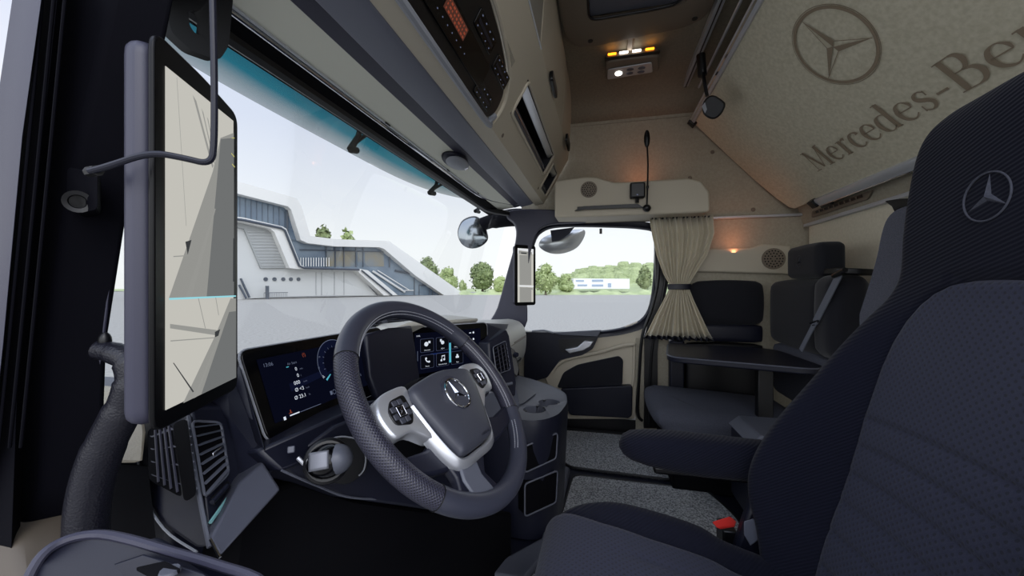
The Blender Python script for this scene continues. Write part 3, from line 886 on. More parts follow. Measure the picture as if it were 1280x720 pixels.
def glyphs(mb, body, o, u, v, size, track=.02, mi=0):
    x = 0
    for ch in body:
        w, strokes = G[ch]
        for s_ in strokes:
            p = [V((a[0], a[1], 0)) for a in s_]; ws = [a[2] for a in s_]
            if len(p) > 2:
                q_ = spline(p, 5); wq = []
                for i in range(len(p) - 1):
                    for k in range(5): wq.append(ws[i] + (ws[i + 1] - ws[i]) * k / 5)
                wq.append(ws[-1]); p, ws = q_, wq
            row = []
            for i in range(len(p)):
                d = (p[min(i + 1, len(p) - 1)] - p[max(i - 1, 0)]).normalized(); n_ = V((-d.y, d.x, 0)) * ws[i] / 2
                row.append([o + u * ((x + e_.x) * size) + v * (e_.y * size) for e_ in (p[i] - n_, p[i] + n_)])
            mb.grid(row, mi)
        x += w + track
    return x * size
mb = MB()
wt = glyphs(mb, 'Mercedes-Benz', V((0, 0, 0)), V((1, 0, 0)), V((0, 1, 0)), 1)   # measure
adv9 = glyphs(MB(), 'Mercedes-', V((0, 0, 0)), V((1, 0, 0)), V((0, 1, 0)), 1)
mb = MB()
glyphs(mb, 'Mercedes-Benz', BP(1.93, .124, .0035), bu * (.69 / adv9) / .101, bv, .101)
mb.build('printed_lettering', 'print', bk, smooth=False)
# rails on the bunk's two long edges
mb = MB()
mb.prism([BP(.25, bl - .01, .014), BP(.25, bl + .022, .014), BP(.25, bl + .022, -.03), BP(.25, bl - .01, -.03)], (2.13, 0, 0)); mb.build('edge_rail', 'alu', bk, bevel=.003)
mb = MB(); mb.prism([BP(.25, bl + .004, .018), BP(.25, bl + .012, .018), BP(.25, bl + .012, .01), BP(.25, bl + .004, .01)], (2.13, 0, 0)); mb.build('rail_groove', 'chrome', bk)
mb = MB()
mb.prism([BP(.25, -.03, .012), BP(.25, .0, .016), BP(.25, .012, .012), BP(.25, .012, -.02), BP(.25, -.03, -.02)], (1.86, 0, 0)); mb.build('edge_rail', 'alu', bk, bevel=.003)
mb = MB(); mb.tube([BP(.25, -.026, .014), BP(2.1, -.026, .014)], .003, 6); mb.build('rail_groove', 'chrome', bk)
mb = MB(); mb.obox(BP(2.13, -.005, .01), (.022, 0, 0), bv * .02, bn * .014); mb.obox(BP(2.06, -.035, .012), (.04, 0, 0), bv * .007, bn * .008); mb.build('end_cap', 'black', bk, bevel=.003)
mb = MB(); mb.obox(BP(2.37, bl + .0, .01), (.02, 0, 0), bv * .022, bn * .014); mb.build('end_cap', 'black', bk, bevel=.003)
# reading lamp with its strap
rl = empty('bunk_lamp', W(890, 135, D=1.75), 'black reading lamp hanging on a black arm from the bunk front rail', 'lamp')
mb = MB(); mb.tube([W(876, 68, D=1.78), W(878, 95, D=1.78)], .02, 10); mb.build('rod_clamp', 'black', rl, bevel=.003)
mb = MB(); mb.tube(spline([W(877, 80, D=1.78), W(880, 100, D=1.76), W(884, 120, D=1.75)], 4), .008, 8); mb.build('arm', 'black', rl)
mb = MB(); c = W(891, 132, D=1.74); fw = W(891, 132, D=1).normalized()
r1 = fw.cross(V((0, 0, 1))).normalized(); u1 = r1.cross(fw)
mb.prism(chaikin([c + r1 * a * .0026 + u1 * b * .0028 - fw * .03 for a, b in [(-14, 12), (0, 17), (14, 6), (21, -2), (12, -18), (-2, -22), (-18, -8)]], 2), fw * .05)
mb.build('head', 'black', rl, bevel=.008, seg=3)
mb = MB(); mb.poly([c + r1 * a * .0026 + u1 * b * .0026 - fw * .032 for a, b in [(-17, 2), (-12, 8), (-9, -4), (-12, -10)]]); mb.build('lens', 'lgrey', rl)

# vent in the ledge
vt = empty('air_vent', W(1055, 255, Y=-1.07), 'long taupe air vent slot in the ledge above the rear wall', 'vent')
vn = V((0, .06, -.017)).normalized(); vu = V((0, .27, .96)).normalized()
mb = MB(); mb.prism(rnd([V((x, -1.062, .380)) + vu * h for x, h in ((2.29, -.016), (1.86, -.016), (1.82, .014), (2.27, .016))], .01, 3), vn * .008); mb.build('frame', 'beige_dark', vt, bevel=.002)
mb = MB(); mb.prism([V((x, -1.053, .381)) + vu * h for x, h in ((2.25, -.005), (1.88, -.005), (1.88, .007), (2.25, .007))], vn * .002); mb.build('slot', 'black', vt)
mb = MB()
for k in range(9): mb.prism([V((x, -1.0505, .381)) + vu * h for x, h in ((2.24 - k * .04, -.005), (2.232 - k * .04, -.005), (2.232 - k * .04, .007), (2.24 - k * .04, .007))], vn * .002)
mb.build('louvre', 'beige_dark', vt)

# rear beige padded panel on the wall
mb = MB(); mb.box(.9, 2.37, -1.10, -1.082, -.55, .335)
M['pad_b'] = mat('light beige wall cloth', (214, 207, 186), .9, bump='noise', scale=260, strength=.2, col2=(222, 215, 195), cscale=90)
tag(mb.build('wall_pad', 'pad_b', bevel=.008, seg=3), 'large beige fabric panel hanging on the rear wall behind the seats', 'panel')

# hanging grey pad
hp = empty('seat_back_pad', (1.12, -.98, -.2), 'grey upholstered pad standing behind the driver seat with a black strap', 'pad')
mb = MB()
pts = chaikin(pxs([(1062, 430), (1095, 330), (1103, 285), (1113, 266), (1135, 256), (1165, 256), (1165, 430)], D=1.13), 2)
mb.prism(pts, (.02, -.09, 0)); mb.build('pad', 'fab_grey', hp, bevel=.014, seg=4)
mb = MB(); mb.prism(pxs([(1104, 251), (1124, 248), (1134, 262), (1128, 268), (1119, 268), (1114, 258)], D=1.14), (.0, -.03, 0)); mb.build('strap', 'black', hp, bevel=.004)

# ================================================================== PASSENGER BENCH
def soft_box(mb, x0, x1, y0, y1, z0, z1, r=.03, bulge=.012, n=10, mi=0, crown='z'):
    """cushion: rounded block whose faces swell"""
    nx = ny = n
    c = V(((x0 + x1) / 2, (y0 + y1) / 2, (z0 + z1) / 2)); h = V(((x1 - x0) / 2, (y1 - y0) / 2, (z1 - z0) / 2))
    bm = bmesh.new(); bmesh.ops.create_cube(bm, size=2)
    bmesh.ops.subdivide_edges(bm, edges=bm.edges, cuts=n, use_grid_fill=True)
    for v_ in bm.verts:
        p = v_.co.copy()
        q_ = V((p.x * h.x, p.y * h.y, p.z * h.z))
        inn = V([max(-h[i] + r, min(h[i] - r, q_[i])) for i in range(3)])
        # spread the border verts over the rounding
        d = q_ - inn
        # push grid towards the edges for good rounding
        if d.length > 1e-9: q_ = inn + d.normalized() * r if d.length > r else q_
        nrm = V([(1 - p[(i + 1) % 3] ** 2) * (1 - p[(i + 2) % 3] ** 2) * (1 if abs(p[i]) > .999 else 0) * (1 if p[i] > 0 else -1) for i in range(3)])
        v_.co = c + q_ + nrm * bulge
    o = len(mb.v); bm.verts.ensure_lookup_table()
    mb.v += [v_.co.copy() for v_ in bm.verts]
    for f in bm.faces: mb.f.append([o + v_.index for v_ in f.verts]); mb.m.append(mi)
    bm.free()

ps = empty('passenger_seat', (2.05, -.65, FLOOR), 'dark passenger seat in the rear corner with headrest and belt', 'seat')
# base
mb = MB(); mb.prism([(1.78, -.30, -.88), (2.28, -.30, -.88), (2.30, -.30, -.66), (1.76, -.30, -.66)], (0, -.72, 0)); mb.build('base', 'blackm', ps, bevel=.01)
# cushion : plan outline with raised front edge
mb = MB(); soft_box(mb, 1.80, 2.32, -.90, -.235, -.665, -.545, .045, .012, 12)
for i, p in enumerate(mb.v):
    t = max(0, (-.30 - p.y)); p.z -= .035 * min(1, t / .6)
    if p.y > -.32 and p.z < -.6: p.y -= .05 * (-.6 - p.z) / .06
mb.build('seat', 'fab_grey2' if 'fab_grey2' in M else 'fab_grey', ps)
mb = MB()
mb.tube(spline([(2.26, -.27, -.546), (2.0, -.36, -.541), (1.87, -.45, -.55)], 5), .0012, 6); mb.build('seam', 'black', ps)
# backrest on the rear wall and its side bolster
M['fab_pass'] = mat('dark blue seat cloth', (11, 13, 23), .92, bump='noise', scale=600, strength=.4, sheen=.1)
mb = MB(); soft_box(mb, 1.80, 2.31, -.97, -.865, -.275, .03, .035, .014, 12)
mb.build('backrest', 'fab_pass', ps)
mb = MB(); soft_box(mb, 1.69, 1.84, -.985, -.85, -.275, .045, .04, .008, 10); mb.build('side_bolster', 'fab_d', ps)
mb = MB(); mb.prism(rnd([(1.67, -1.00, .045), (1.665, -.93, .05), (1.69, -.87, .055), (1.80, -.87, .055), (1.84, -.98, .05)], .015, 3), (0, 0, .022)); mb.build('belt_guide', 'black', ps, bevel=.004)
mb = MB(); soft_box(mb, 1.80, 2.09, -.96, -.86, .045, .188, .024, .006, 12); hr = mb.build('headrest', 'fab_pass', ps)
for x in (1.84, 1.98):
    mb = MB(); mb.tube([(x, -.91, .02), (x, -.91, .08)], .007, 8); mb.build('headrest_post', 'alu', hr)
mb = MB(); ring(mb, (1.945, -.851, .118), (-1, 0, 0), (0, 0, 1), .024, .027, 0, 28)
star(mb, (1.945, -.853, .118), (-1, 0, 0), (0, 0, 1), (0, 1, 0), .025, .003); mb.build('embossed_star', 'navy', hr)
# lower back, grey
mb = MB(); soft_box(mb, 1.82, 2.30, -.97, -.875, -.54, -.285, .03, .008, 8); mb.build('lumbar', 'fab_grey', ps)
# belt
bt = empty('seat_belt', (1.88, -.9, -.4), 'grey seat belt running down from the passenger seat shoulder', 'seat belt')
mb = MB()
def strap(mb, a, b, w, th=.0018):
    a, b = V(a), V(b); d = (b - a).normalized(); s_ = d.cross(V((0, 1, 0))).normalized() * w / 2
    mb.obox((a + b) / 2, (b - a) / 2, s_, d.cross(s_).normalized() * th)
p1, p2, p3 = W(1050, 342, D=1.42), W(1019, 403, D=1.535), W(1001, 438, D=1.60)
strap(mb, p1, p2, .035); mb.build('webbing', 'belt_l', bt)
mb = MB(); strap(mb, p2, p3, .024); mb.build('webbing', 'belt_l', bt)
mb = MB(); mb.tube([p2 + V((.035, 0, -.008)), p2 + V((-.03, .005, .008))], .005, 8); mb.tube([p2 + V((.03, 0, -.015)), p2 + V((-.005, .005, -.01))], .003, 8); mb.build('tongue', 'chrome', bt)
mb = MB(); mb.tube([p1 + V((.02, .01, -.008)), p1 + V((-.05, .01, .012))], .009, 8); mb.build('guide', 'black', bt)

# side bench back along the wall
sbb = empty('side_bench_back', (2.36, -.74, -.3), 'dark padded backrest on the side wall behind the table', 'backrest')
mb = MB(); soft_box(mb, 2.345, 2.40, -.86, -.50, -.20, .035, .03, .01, 10); mb.build('pad', 'fab_pass', sbb)
mb = MB(); soft_box(mb, 2.355, 2.40, -.86, -.50, -.30, -.205, .015, .003, 8); mb.build('lower_strip', 'navy', sbb)
mb = MB(); soft_box(mb, 2.335, 2.405, -.86, -.47, -.88, -.31, .02, .004, 8)
tag(mb.build('storage_box', 'black'), 'black storage locker under the padded side backrest', 'locker')
mb = MB(); mb.box(2.345, 2.405, -.46, -.38, -.86, -.30)
struct(mb.build('trim_13', 'navy', bevel=.01), 'dark pillar trim behind the curtain')

# table
tb = empty('folding_table', (1.95, -.7, -.35), 'dark grey folding table between the seats on one leg', 'table')
ZT = -.305
to_ = rnd([(2.29, -.36, ZT), (1.84, -.285, ZT), (1.69, -.75, ZT), (1.69, -.80, ZT), (1.74, -.845, ZT), (2.18, -.845, ZT)], .07, 5)
mb = MB(); mb.prism(to_, (0, 0, -.028)); mb.build('tabletop', 'navy', tb, bevel=.006, seg=3)
mb = MB(); mb.tube([p + V((0, 0, -.004)) for p in to_], .003, 6, closed=True); mb.build('edge_strip', 'grey', tb)
mb = MB(); mb.box(1.86, 1.90, -.72, -.66, -.87, -.335); mb.build('leg', 'black', tb, bevel=.004)
mb = MB(); mb.box(1.80, 1.96, -.76, -.62, -.345, -.333); mb.build('bracket', 'black', tb, bevel=.003)
mb = MB(); mb.box(1.80, 1.97, -.78, -.62, -.88, -.865); mb.build('foot', 'black', tb, bevel=.004)
# small box with a lid by the seat
sb = empty('storage_bin', W(940, 560, D=1.45), 'small grey lidded bin between the driver armrest and passenger seat', 'bin')
c = W(941, 535, D=1.42)
mb = MB(); mb.box(c.x - .12, c.x + .08, c.y - .16, c.y + .05, -.80, -.53); mb.build('body', 'navy', sb, bevel=.006)
mb = MB(); mb.prism([(c.x - .13, c.y + .06, -.535), (c.x + .09, c.y + .06, -.535), (c.x + .09, c.y + .02, -.50), (c.x - .13, c.y + .02, -.50)], (0, -.18, 0)); mb.build('lid', 'grey', sb, bevel=.006)

# ================================================================== FLOOR MATS
def fmat(label, pts, r=.05):
    t = empty('floor_mat', (sum(p[0] for p in pts) / len(pts), sum(p[1] for p in pts) / len(pts), FLOOR), label, 'floor mat', 'carpet mats on the cab floor')
    z = FLOOR
    rp_ = rnd([(x, y, z + .001) for x, y in pts], r, 5)
    mb = MB(); mb.prism(rp_, (0, 0, .010)); mb.build('carpet', 'carpet', t, bevel=.003)
    mb = MB(); mb.tube([p + V((0, 0, .009)) for p in rp_], .006, 8, closed=True); mb.build('border', 'rubber', t)
fmat('grey carpet mat in the passenger footwell below the door', [(2.38, .40), (1.88, .16), (1.86, -.33), (2.38, -.26)])
fmat('grey carpet mat in the middle beside the driver seat', [(1.81, .13), (1.22, .17), (1.22, -.5), (1.62, -.50), (1.80, -.44)])
fmat('dark carpet mat in the driver footwell under the pedals', [(1.16, .26), (1.14, .7), (.5, .7), (.5, -.1), (1.14, -.1)])
mb = MB(); mb.prism([(1.86, .19, FLOOR), (1.30, .20, FLOOR), (1.10, .36, FLOOR), (1.10, .22, FLOOR), (1.27, .155, FLOOR), (1.84, .145, FLOOR)], (0, 0, .03))
struct(mb.build('trim_14', 'grey', bevel=.01), 'grey sill strip around the foot of the centre console')
# ================================================================== DASHBOARD
def facet(mb, pts, off, mi=0, r=None):
    """pts: (px,py,depth) measured corners -> solid slab with thickness off"""
    p = [W(a, b, D=c) for a, b, c in pts]
    if r: p = rnd(p, r, 4)
    mb.prism(p, off, mi)
    return p
dash = empty('dashboard', (1.3, .8, -.6), 'dark blue grey truck dashboard with pale top running to the passenger door', 'dashboard')
# broad top near the glass
mb = MB()
mb.prism([(.47, .62, -.14), (.47, .90, -.26), (.47, .95, -.6), (.47, .70, -.6), (.47, .64, -.20)], (.75, 0, 0)); mb.build('left_top', 'navy', dash, bevel=.01, seg=3)
mb = MB()
prof = [(.88, -.235), (.60, -.188), (.50, -.192), (.455, -.215), (.435, -.26), (.432, -.32), (.445, -.40), (.49, -.46), (.60, -.50), (.88, -.50)]
P = []
for x, sc, up in ((1.38, 1, 0), (1.8, 1, 0), (2.22, 1, 0), (2.30, .9, 0), (2.34, .72, 0), (2.355, .4, 0)):
    P.append([V((x, .66 + (y - .66) * sc, -.34 + (z + .34) * (sc * .35 + .65))) for y, z in prof])
rings = []
for r_ in P: rings.append(spline(r_, 3, True))
mb.loft(rings); mb.build('passenger_top', 'dashtop', dash, angle=50)
mb = MB(); mb.tube([V((x, .4335, -.285)) for x in (1.4, 1.7, 2.2)] + [V((2.30, .455, -.29)), V((2.345, .50, -.29))], .003, 6); mb.tube([V((x, .43, -.277)) for x in (1.9, 2.2)], .0025, 6); mb.build('seam', 'beige_dark', dash)
mb = MB(); mb.obox((2.0, .436, -.385), (.06, 0, 0), (0, .008, 0), (0, 0, .008)); mb.build('glovebox_catch', 'black', dash, bevel=.003)
mb = MB()
mb.lathe((2.345, .50, -.30), (.25, -1, 0), [(0, .05), (.012, .052), (.014, .04), (.006, .03)], 20); ev = mb.build('end_vent', 'black', dash)
# lower carrier under the passenger top
mb = MB(); mb.box(1.3, 2.36, .50, .95, -.86, -.49); mb.build('lower_carrier', 'blackm', dash, bevel=.02)

# dark shell between the two displays
mb = MB()
facet(mb, [(455, 416, .93), (488, 409, 1.0), (516, 405, 1.12), (524, 470, 1.08), (530, 520, 1.02), (480, 525, .92), (462, 470, .90)], (.04, .06, -.03)); mb.build('centre_shell', 'navy', dash, bevel=.012, seg=3)
mb = MB(); mb.prism([W(484, 414, D=1.03), W(514, 405, D=1.13), W(600, 398, D=1.42), W(560, 393, D=1.7), W(470, 405, D=1.3)], (0, .04, -.05)); mb.build('shell_top', 'dashtop', dash, bevel=.01)
# dome speaker grille on the dash top
sp_ = empty('dash_speaker', W(488, 412, D=1.3), 'grey slotted grille hump standing on the dash top behind the steering wheel', 'grille')
mb = MB()
pts = spline([W(458, 414, D=1.25), W(462, 399, D=1.25), W(478, 393, D=1.27), W(505, 393, D=1.33), W(520, 400, D=1.37), W(522, 410, D=1.37)], 5)
mb.prism(pts, (.0, .07, -.02)); mb.build('hump', 'grey', sp_, bevel=.008, seg=3)
mb = MB()
for j in range(6):
    for a, b, d1, d2 in ((462 + j * .3, 476 + j * .6, 1.245, 1.265), (483 + j, 512 + j * .4, 1.27, 1.33)):
        y = 396 + j * 2.5
        mb.tube([W(a, y + 1.5, D=d1 - .004), W(b, y, D=d2 - .004)], .0016, 5)
mb.build('slots', 'blackm', sp_)

# left part of the dash: end cap with vents, cluster surround
mb = MB()
facet(mb, [(296, 438, .66), (330, 560, .60), (346, 590, .62), (300, 612, .60), (284, 525, .62), (262, 505, .64), (282, 440, .68)], (.06, .12, 0)); mb.build('cluster_surround', 'navy', dash, bevel=.008, seg=3)
mb = MB()
# pale leatherette end of the dash seen beside the grab handle
facet(mb, [(120, 484, .60), (176, 484, .60), (185, 540, .58), (180, 582, .56), (120, 578, .56)], (.0, .25, 0)); mb.build('end_panel', 'leather_b', dash, bevel=.006)
mb = MB(); facet(mb, [(110, 468, .66), (184, 474, .66), (184, 487, .60), (110, 486, .60)], (0, .02, -.05)); mb.build('end_ledge', 'grey', dash, bevel=.004)
mb = MB(); facet(mb, [(110, 578, .57), (185, 583, .57), (200, 720, .52), (100, 760, .52)], (0, .3, 0)); mb.build('end_lower', 'blackm', dash)

# vent block at the left end
vb = MB()
cap = [(172, 560, .60), (178, 527, .62), (236, 508, .60), (252, 600, .545), (264, 688, .50), (246, 688, .51), (205, 660, .54), (178, 612, .58)]
facet(vb, cap, (.06, .10, 0)); v_ = vb.build('vent_housing', 'navy', dash, bevel=.008, seg=3)
mb = MB()
facet(mb, [(236, 508, .60), (288, 508, .64), (302, 540, .64), (316, 592, .62), (300, 625, .60), (264, 690, .50), (252, 600, .545)], (.06, .10, 0)); mb.build('vent_face', 'navy', v_, bevel=.006, seg=3)
# recessed louvres: dark opening panels and slats
def vent(parent, corners, rows, cols, depth=.006, slat=.0022, nm='louvre', outline=True, m='grey'):
    """corners: tl, tr, br, bl as (px,py,D)"""
    depth = .018 if parent.name.startswith('vent') else depth
    tl, tr, br, bl_ = [W(a, b, D=c - depth) for a, b, c in corners]
    pos = lambda u, v: (tl * (1 - u) + tr * u) * (1 - v) + (bl_ * (1 - u) + br * u) * v
    mb = MB(); mb.prism(rnd([tl, tr, br, bl_], .008, 3), (0, .003, 0)); o = mb.build(nm + '_opening', 'blackm', parent)
    mb = MB()
    for i in range(rows):
        v = (i + .5) / rows
        a, b = pos(.03, v + .03), pos(.97, v - .03)
        w_ = (pos(.5, v) - pos(.5, v + .35 / rows)) * .5
        mb.prism([a + V((0, -.003, 0)), b + V((0, -.003, 0)), b + V((0, .002, 0)) + w_ * .6, a + V((0, .002, 0)) + w_ * .6], (0, -.002, .0))
    for i in range(cols):
        u = (i + 1) / (cols + 1)
        mb.tube([pos(u, .03) + V((0, -.004, 0)), pos(u, .97) + V((0, -.004, 0))], slat * .8, 6)
    if rows or cols: mb.build(nm + '_slats', m, o)
    if outline:
        mb = MB(); mb.tube(rnd([tl, tr, br, bl_], .008, 3), .002, 6, closed=True); mb.build(nm + '_rim', 'grey', o)
    return o
vent(v_, [(186, 537, .60), (214, 528, .60), (228, 622, .548), (188, 600, .567)], 4, 4, m='pillar_l', outline=False)
vent(v_, [(218, 530, .595), (234, 523, .59), (246, 618, .535), (232, 628, .54)], 9, 0, outline=False)
vent(v_, [(240, 526, .59), (276, 528, .622), (286, 592, .60), (256, 622, .55)], 8, 0)
mb = MB(); mb.prism([W(262, 566, D=.57), W(276, 556, D=.59), W(277, 560, D=.59), W(263, 571, D=.57)], (0, -.006, 0)); mb.build('vent_tab', 'chrome', v_, bevel=.001)
mb = MB(); mb.prism([W(262, 622, D=.54), W(284, 600, D=.575), W(287, 608, D=.57), W(266, 632, D=.535)], (0, -.003, 0)); th = mb.build('thumb_wheel_plate', 'black', v_, bevel=.002)
mb = MB(); mb.tube([W(265, 628, D=.532), W(284, 607, D=.566)], .0035, 8); mb.build('thumb_wheel', 'navy', th)
mb = MB(); mb.tube([W(263, 653, D=.515), W(292, 612, D=.578)], .0025, 6); mb.build('light_strip', mat('pale teal light guide', (120, 170, 172), .3), v_)
mb = MB(); mb.tube(spline([W(236, 520, D=.592), W(246, 600, D=.54), W(262, 684, D=.495)], 5), .003, 6); mb.build('edge_line', 'grey', v_)
mb = MB(); mb.tube(spline([W(172, 560, D=.598), W(177, 612, D=.575), W(205, 661, D=.535), W(246, 690, D=.505)], 5), .0016, 6); mb.build('lower_piping', 'lgrey', v_)
# brushed strip
mb = MB(); facet(mb, [(329, 578, .605), (351, 612, .58), (275, 697, .48), (263, 673, .49), (299, 604, .57)], (.03, .05, -.01)); mb.build('brushed_strip', 'brushed', dash, bevel=.003)
mb = MB(); mb.tube([W(263, 674, D=.487), W(275, 697, D=.477)], .0018, 6); mb.build('strip_edge', 'chrome', dash)
# strip below the cluster and the light switch panel
mb = MB(); facet(mb, [(320, 563, .60), (470, 500, .76), (500, 500, .86), (500, 530, .86), (352, 590, .60)], (.02, .10, -.02)); mb.build('cluster_sill', 'navy', dash, bevel=.006)
mb = MB(); facet(mb, [(348, 582, .61), (420, 532, .68), (500, 500, .80), (590, 560, .92), (560, 640, .86), (430, 622, .70), (398, 606, .66), (372, 598, .63)], (.03, .10, -.02)); swp = mb.build('switch_panel', 'navy', dash, bevel=.006, seg=3)
mb = MB(); mb.tube(spline([W(352, 588, D=.60), W(398, 608, D=.65), W(440, 622, D=.70), (W(505, 624, D=.80))], 5), .002, 6); mb.build('panel_edge', 'grey', swp)
mb = MB(); facet(mb, [(378, 575, .63), (392, 556, .64), (425, 545, .67), (447, 548, .69), (458, 570, .70), (455, 590, .70), (432, 606, .68), (400, 602, .65)], (0, -.006, 0), r=.01); mb.build('switch_bezel', 'black', swp, bevel=.002)
mb = MB(); mb.tube(rnd([W(a, b, D=c - .008) for a, b, c in [(392, 556, .64), (425, 545, .67), (447, 548, .69), (458, 570, .70), (455, 590, .70), (432, 606, .68), (424, 602, .66)]], .01, 3)[:-8], .0016, 6); mb.build('bezel_ring', 'lgrey', swp)
# light switch knob
kn = empty('light_switch', W(412, 578, D=.62), 'silver and black rotary light switch left of the steering wheel', 'switch')
kc = W(409, 576, D=.60); kf = (-W(409, 576, D=1)).normalized(); kr = V((0, 0, 1)).cross(kf).normalized() * -1; ku = kf.cross(kr) * -1
ku = V((0, 0, 1)) - kf * kf.z; ku.normalize(); kr = ku.cross(kf)
mb = MB(); mb.sphere(kc + kr * -.000, 0.030, .026, .034, 12, ax=(kr, ku, kf)); mb.build('knob', 'gloss', kn)
mb = MB(); mb.sphere(kc + kr * .012 + kf * .002, .026, .023, .032, 12, ax=(kr, ku, kf)); mb.build('knob_collar', 'grey', kn)
mb = MB()
P = []
for i in range(9):
    t = i / 8; row = []
    for j in range(7):
        s_ = (j / 6 - .5)
        a_ = -.9 + 1.15 * t
        row.append(kc + kr * (.0335 * math.sin(a_ * .75) - .004) + ku * (s_ * .026 + .002) + kf * (.0355 * math.cos(a_ * .75)))
    P.append(row)
mb.grid(P); mb.build('silver_face', 'satin', kn, solid=.003)
mb = MB(); mb.lathe(kc + kr * .0 - kf * .012, kf, [(-.02, .036), (0, .034), (.004, .030)], 24); mb.build('base_ring', 'black', kn)
mb = MB(); mb.obox(W(364, 562, D=.60), kr * .005, ku * .005, kf * .004); mb.build('small_button', 'grey', kn, bevel=.0015)
mb = MB(); mb.tube([W(372, 572, D=.598), W(380, 580, D=.60)], .003, 6); mb.build('small_lever', 'silver', kn)

# dark knee panel and lower dash
mb = MB()
facet(mb, [(300, 625, .66), (372, 600, .70), (440, 625, .74), (560, 640, .95), (640, 640, 1.30), (640, 780, 1.15), (280, 780, .60)], (.10, .40, -.05)); mb.build('knee_panel', 'blackm', dash, bevel=.01)
mb = MB(); mb.prism([(1.28, .42, -.30), (1.30, .9, -.3), (1.30, .9, -.88), (1.28, .42, -.88)], (-.12, 0, 0)); mb.build('console_side', 'blackm', dash, bevel=.01)

# ---- instrument display
cl_ = empty('instrument_display', W(380, 560, D=.75), 'wide glossy digital instrument display behind the steering wheel', 'display')
CO = V((.537, .600, -.110)); cu_ = V((1, -.03, 0)).normalized(); CVd = V((0, -.055, -.152)); cvl = CVd.length; cv = -CVd.normalized(); cn = cu_.cross(cv).normalized()
if cn.y > 0: cn = -cn
def CP(x, y, h=0): return CO + cu_ * x - cv * y + cn * h       # x right, y down
mb = MB(); fr = rnd([CP(-.006, -.004), CP(.405, -.004), CP(.405, .155), CP(.0, .16)], .02, 5)
mb.prism([p - cn * .03 for p in fr], cn * .03); mb.build('glass', 'gloss', cl_, bevel=.002)
mb = MB(); mb.tube([p - cn * .005 for p in fr], .0024, 8, closed=True); mb.build('rim', 'lgrey', cl_)
M['cscreen'] = emis('instrument screen', (7, 9, 22), 1)
mb = MB(); mb.prism([CP(.02, .018, .0006), CP(.345, .018, .0006), CP(.345, .130, .0006), CP(.02, .134, .0006)], cn * .0004); scr = mb.build('screen', 'cscreen', cl_, smooth=False)
mb = MB(); h = .0016; u_, v_2 = cu_, cv
def ct(body, x, y, s, mi=0, center=False): text(mb, body, CP(x, y, h), u_, v_2, s, mi, center)
ct('13:06', .028, .034, .0095, 1)
ct('Air Start', .078, .040, .0065, 1)
ct('0', .092, .054, .010); ct('min', .103, .054, .005, 1)
ct('0', .092, .067, .010); ct('l', .101, .067, .005, 1)
ct('000', .080, .080, .010); ct('km/h', .103, .080, .0045, 1)
ct('Ø <3', .078, .093, .010); ct('km/h', .104, .093, .0045, 1)
ct('Ø 23.1', .072, .107, .010); ct('l/h', .106, .107, .0045, 1)
ct('(!)', .118, .030, .010, 3)
ring(mb, CP(.205, .062, h), u_, v_2, .0545, .0558, 1, 40, math.radians(-25), math.radians(205))
ring(mb, CP(.205, .062, h * .9), u_, v_2, .038, .0545, 4, 40, math.radians(-25), math.radians(205))
for k in range(13):
    a = math.radians(205 - k * 19); dr = u_ * math.cos(a) + v_2 * math.sin(a)
    pr_ = v_2 * math.cos(a) - u_ * math.sin(a); c = CP(.205, .062, h * 1.1)
    mb.poly([c + dr * .038 - pr_ * .0005, c + dr * .042 - pr_ * .0005, c + dr * .042 + pr_ * .0005, c + dr * .038 + pr_ * .0005], 1)
c = CP(.205, .062, h * 1.2)
a = math.radians(212); dr = u_ * math.cos(a) + v_2 * math.sin(a); pr_ = v_2 * math.cos(a) - u_ * math.sin(a)
mb.poly([c + dr * .034 - pr_ * .001, c + dr * .052 - pr_ * .002, c + dr * .052 + pr_ * .002, c + dr * .034 + pr_ * .001], 5)
mb.poly([c + dr * .012, c + dr * .05 + pr_ * -.012, c + dr * .05 + pr_ * -.006], 4)
ct('0', .205, .066, .020, 0, True); ct('km/h', .205, .075, .004, 1, True); ct('0.0', .205, .088, .009, 0, True); ct('80', .205, .100, .009, 0, True)
quad(mb, CP(.190, .0905, h), u_, v_2, 0, 0, .03, .0006, 1)
ct('20', .153, .083, .007); ct('40', .148, .062, .005, 1); ct('60', .158, .040, .005, 1)
ct('N', .262, .105, .009, 1); ct('E', .305, .095, .008, 1)
ring(mb, CP(.172, .118, h), u_, v_2, .004, .005, 1, 16); quad(mb, CP(.160, .122, h), u_, v_2, 0, 0, .006, .008, 1)
quad(mb, CP(.052, .132, h), u_, v_2, 0, 0, .022, .0022, 0); quad(mb, CP(.076, .1318, h), u_, v_2, 0, 0, .052, .0010, 1)
quad(mb, CP(.038, .135, h), u_, v_2, 0, 0, .005, .006, 0); quad(mb, CP(.054, .127, h), u_, v_2, .001, 0, .003, .006, 3); quad(mb, CP(.051, .127, h), u_, v_2, .0, 0, .008, .001, 3)
quad(mb, CP(.074, .044, h), u_, v_2, 0, 0, .006, .0014, 5)
mb.poly([CP(.07, .075, .0012), CP(.17, .066, .0012), CP(.17, .078, .0012), CP(.07, .09, .0012)], 4)
M['sblue'] = emis('screen faint blue', (12, 16, 36), 1)
mb.build('graphics', ['w', 'wdim', 'blue', 'orange', 'sblue', 'cyan'], scr, smooth=False)

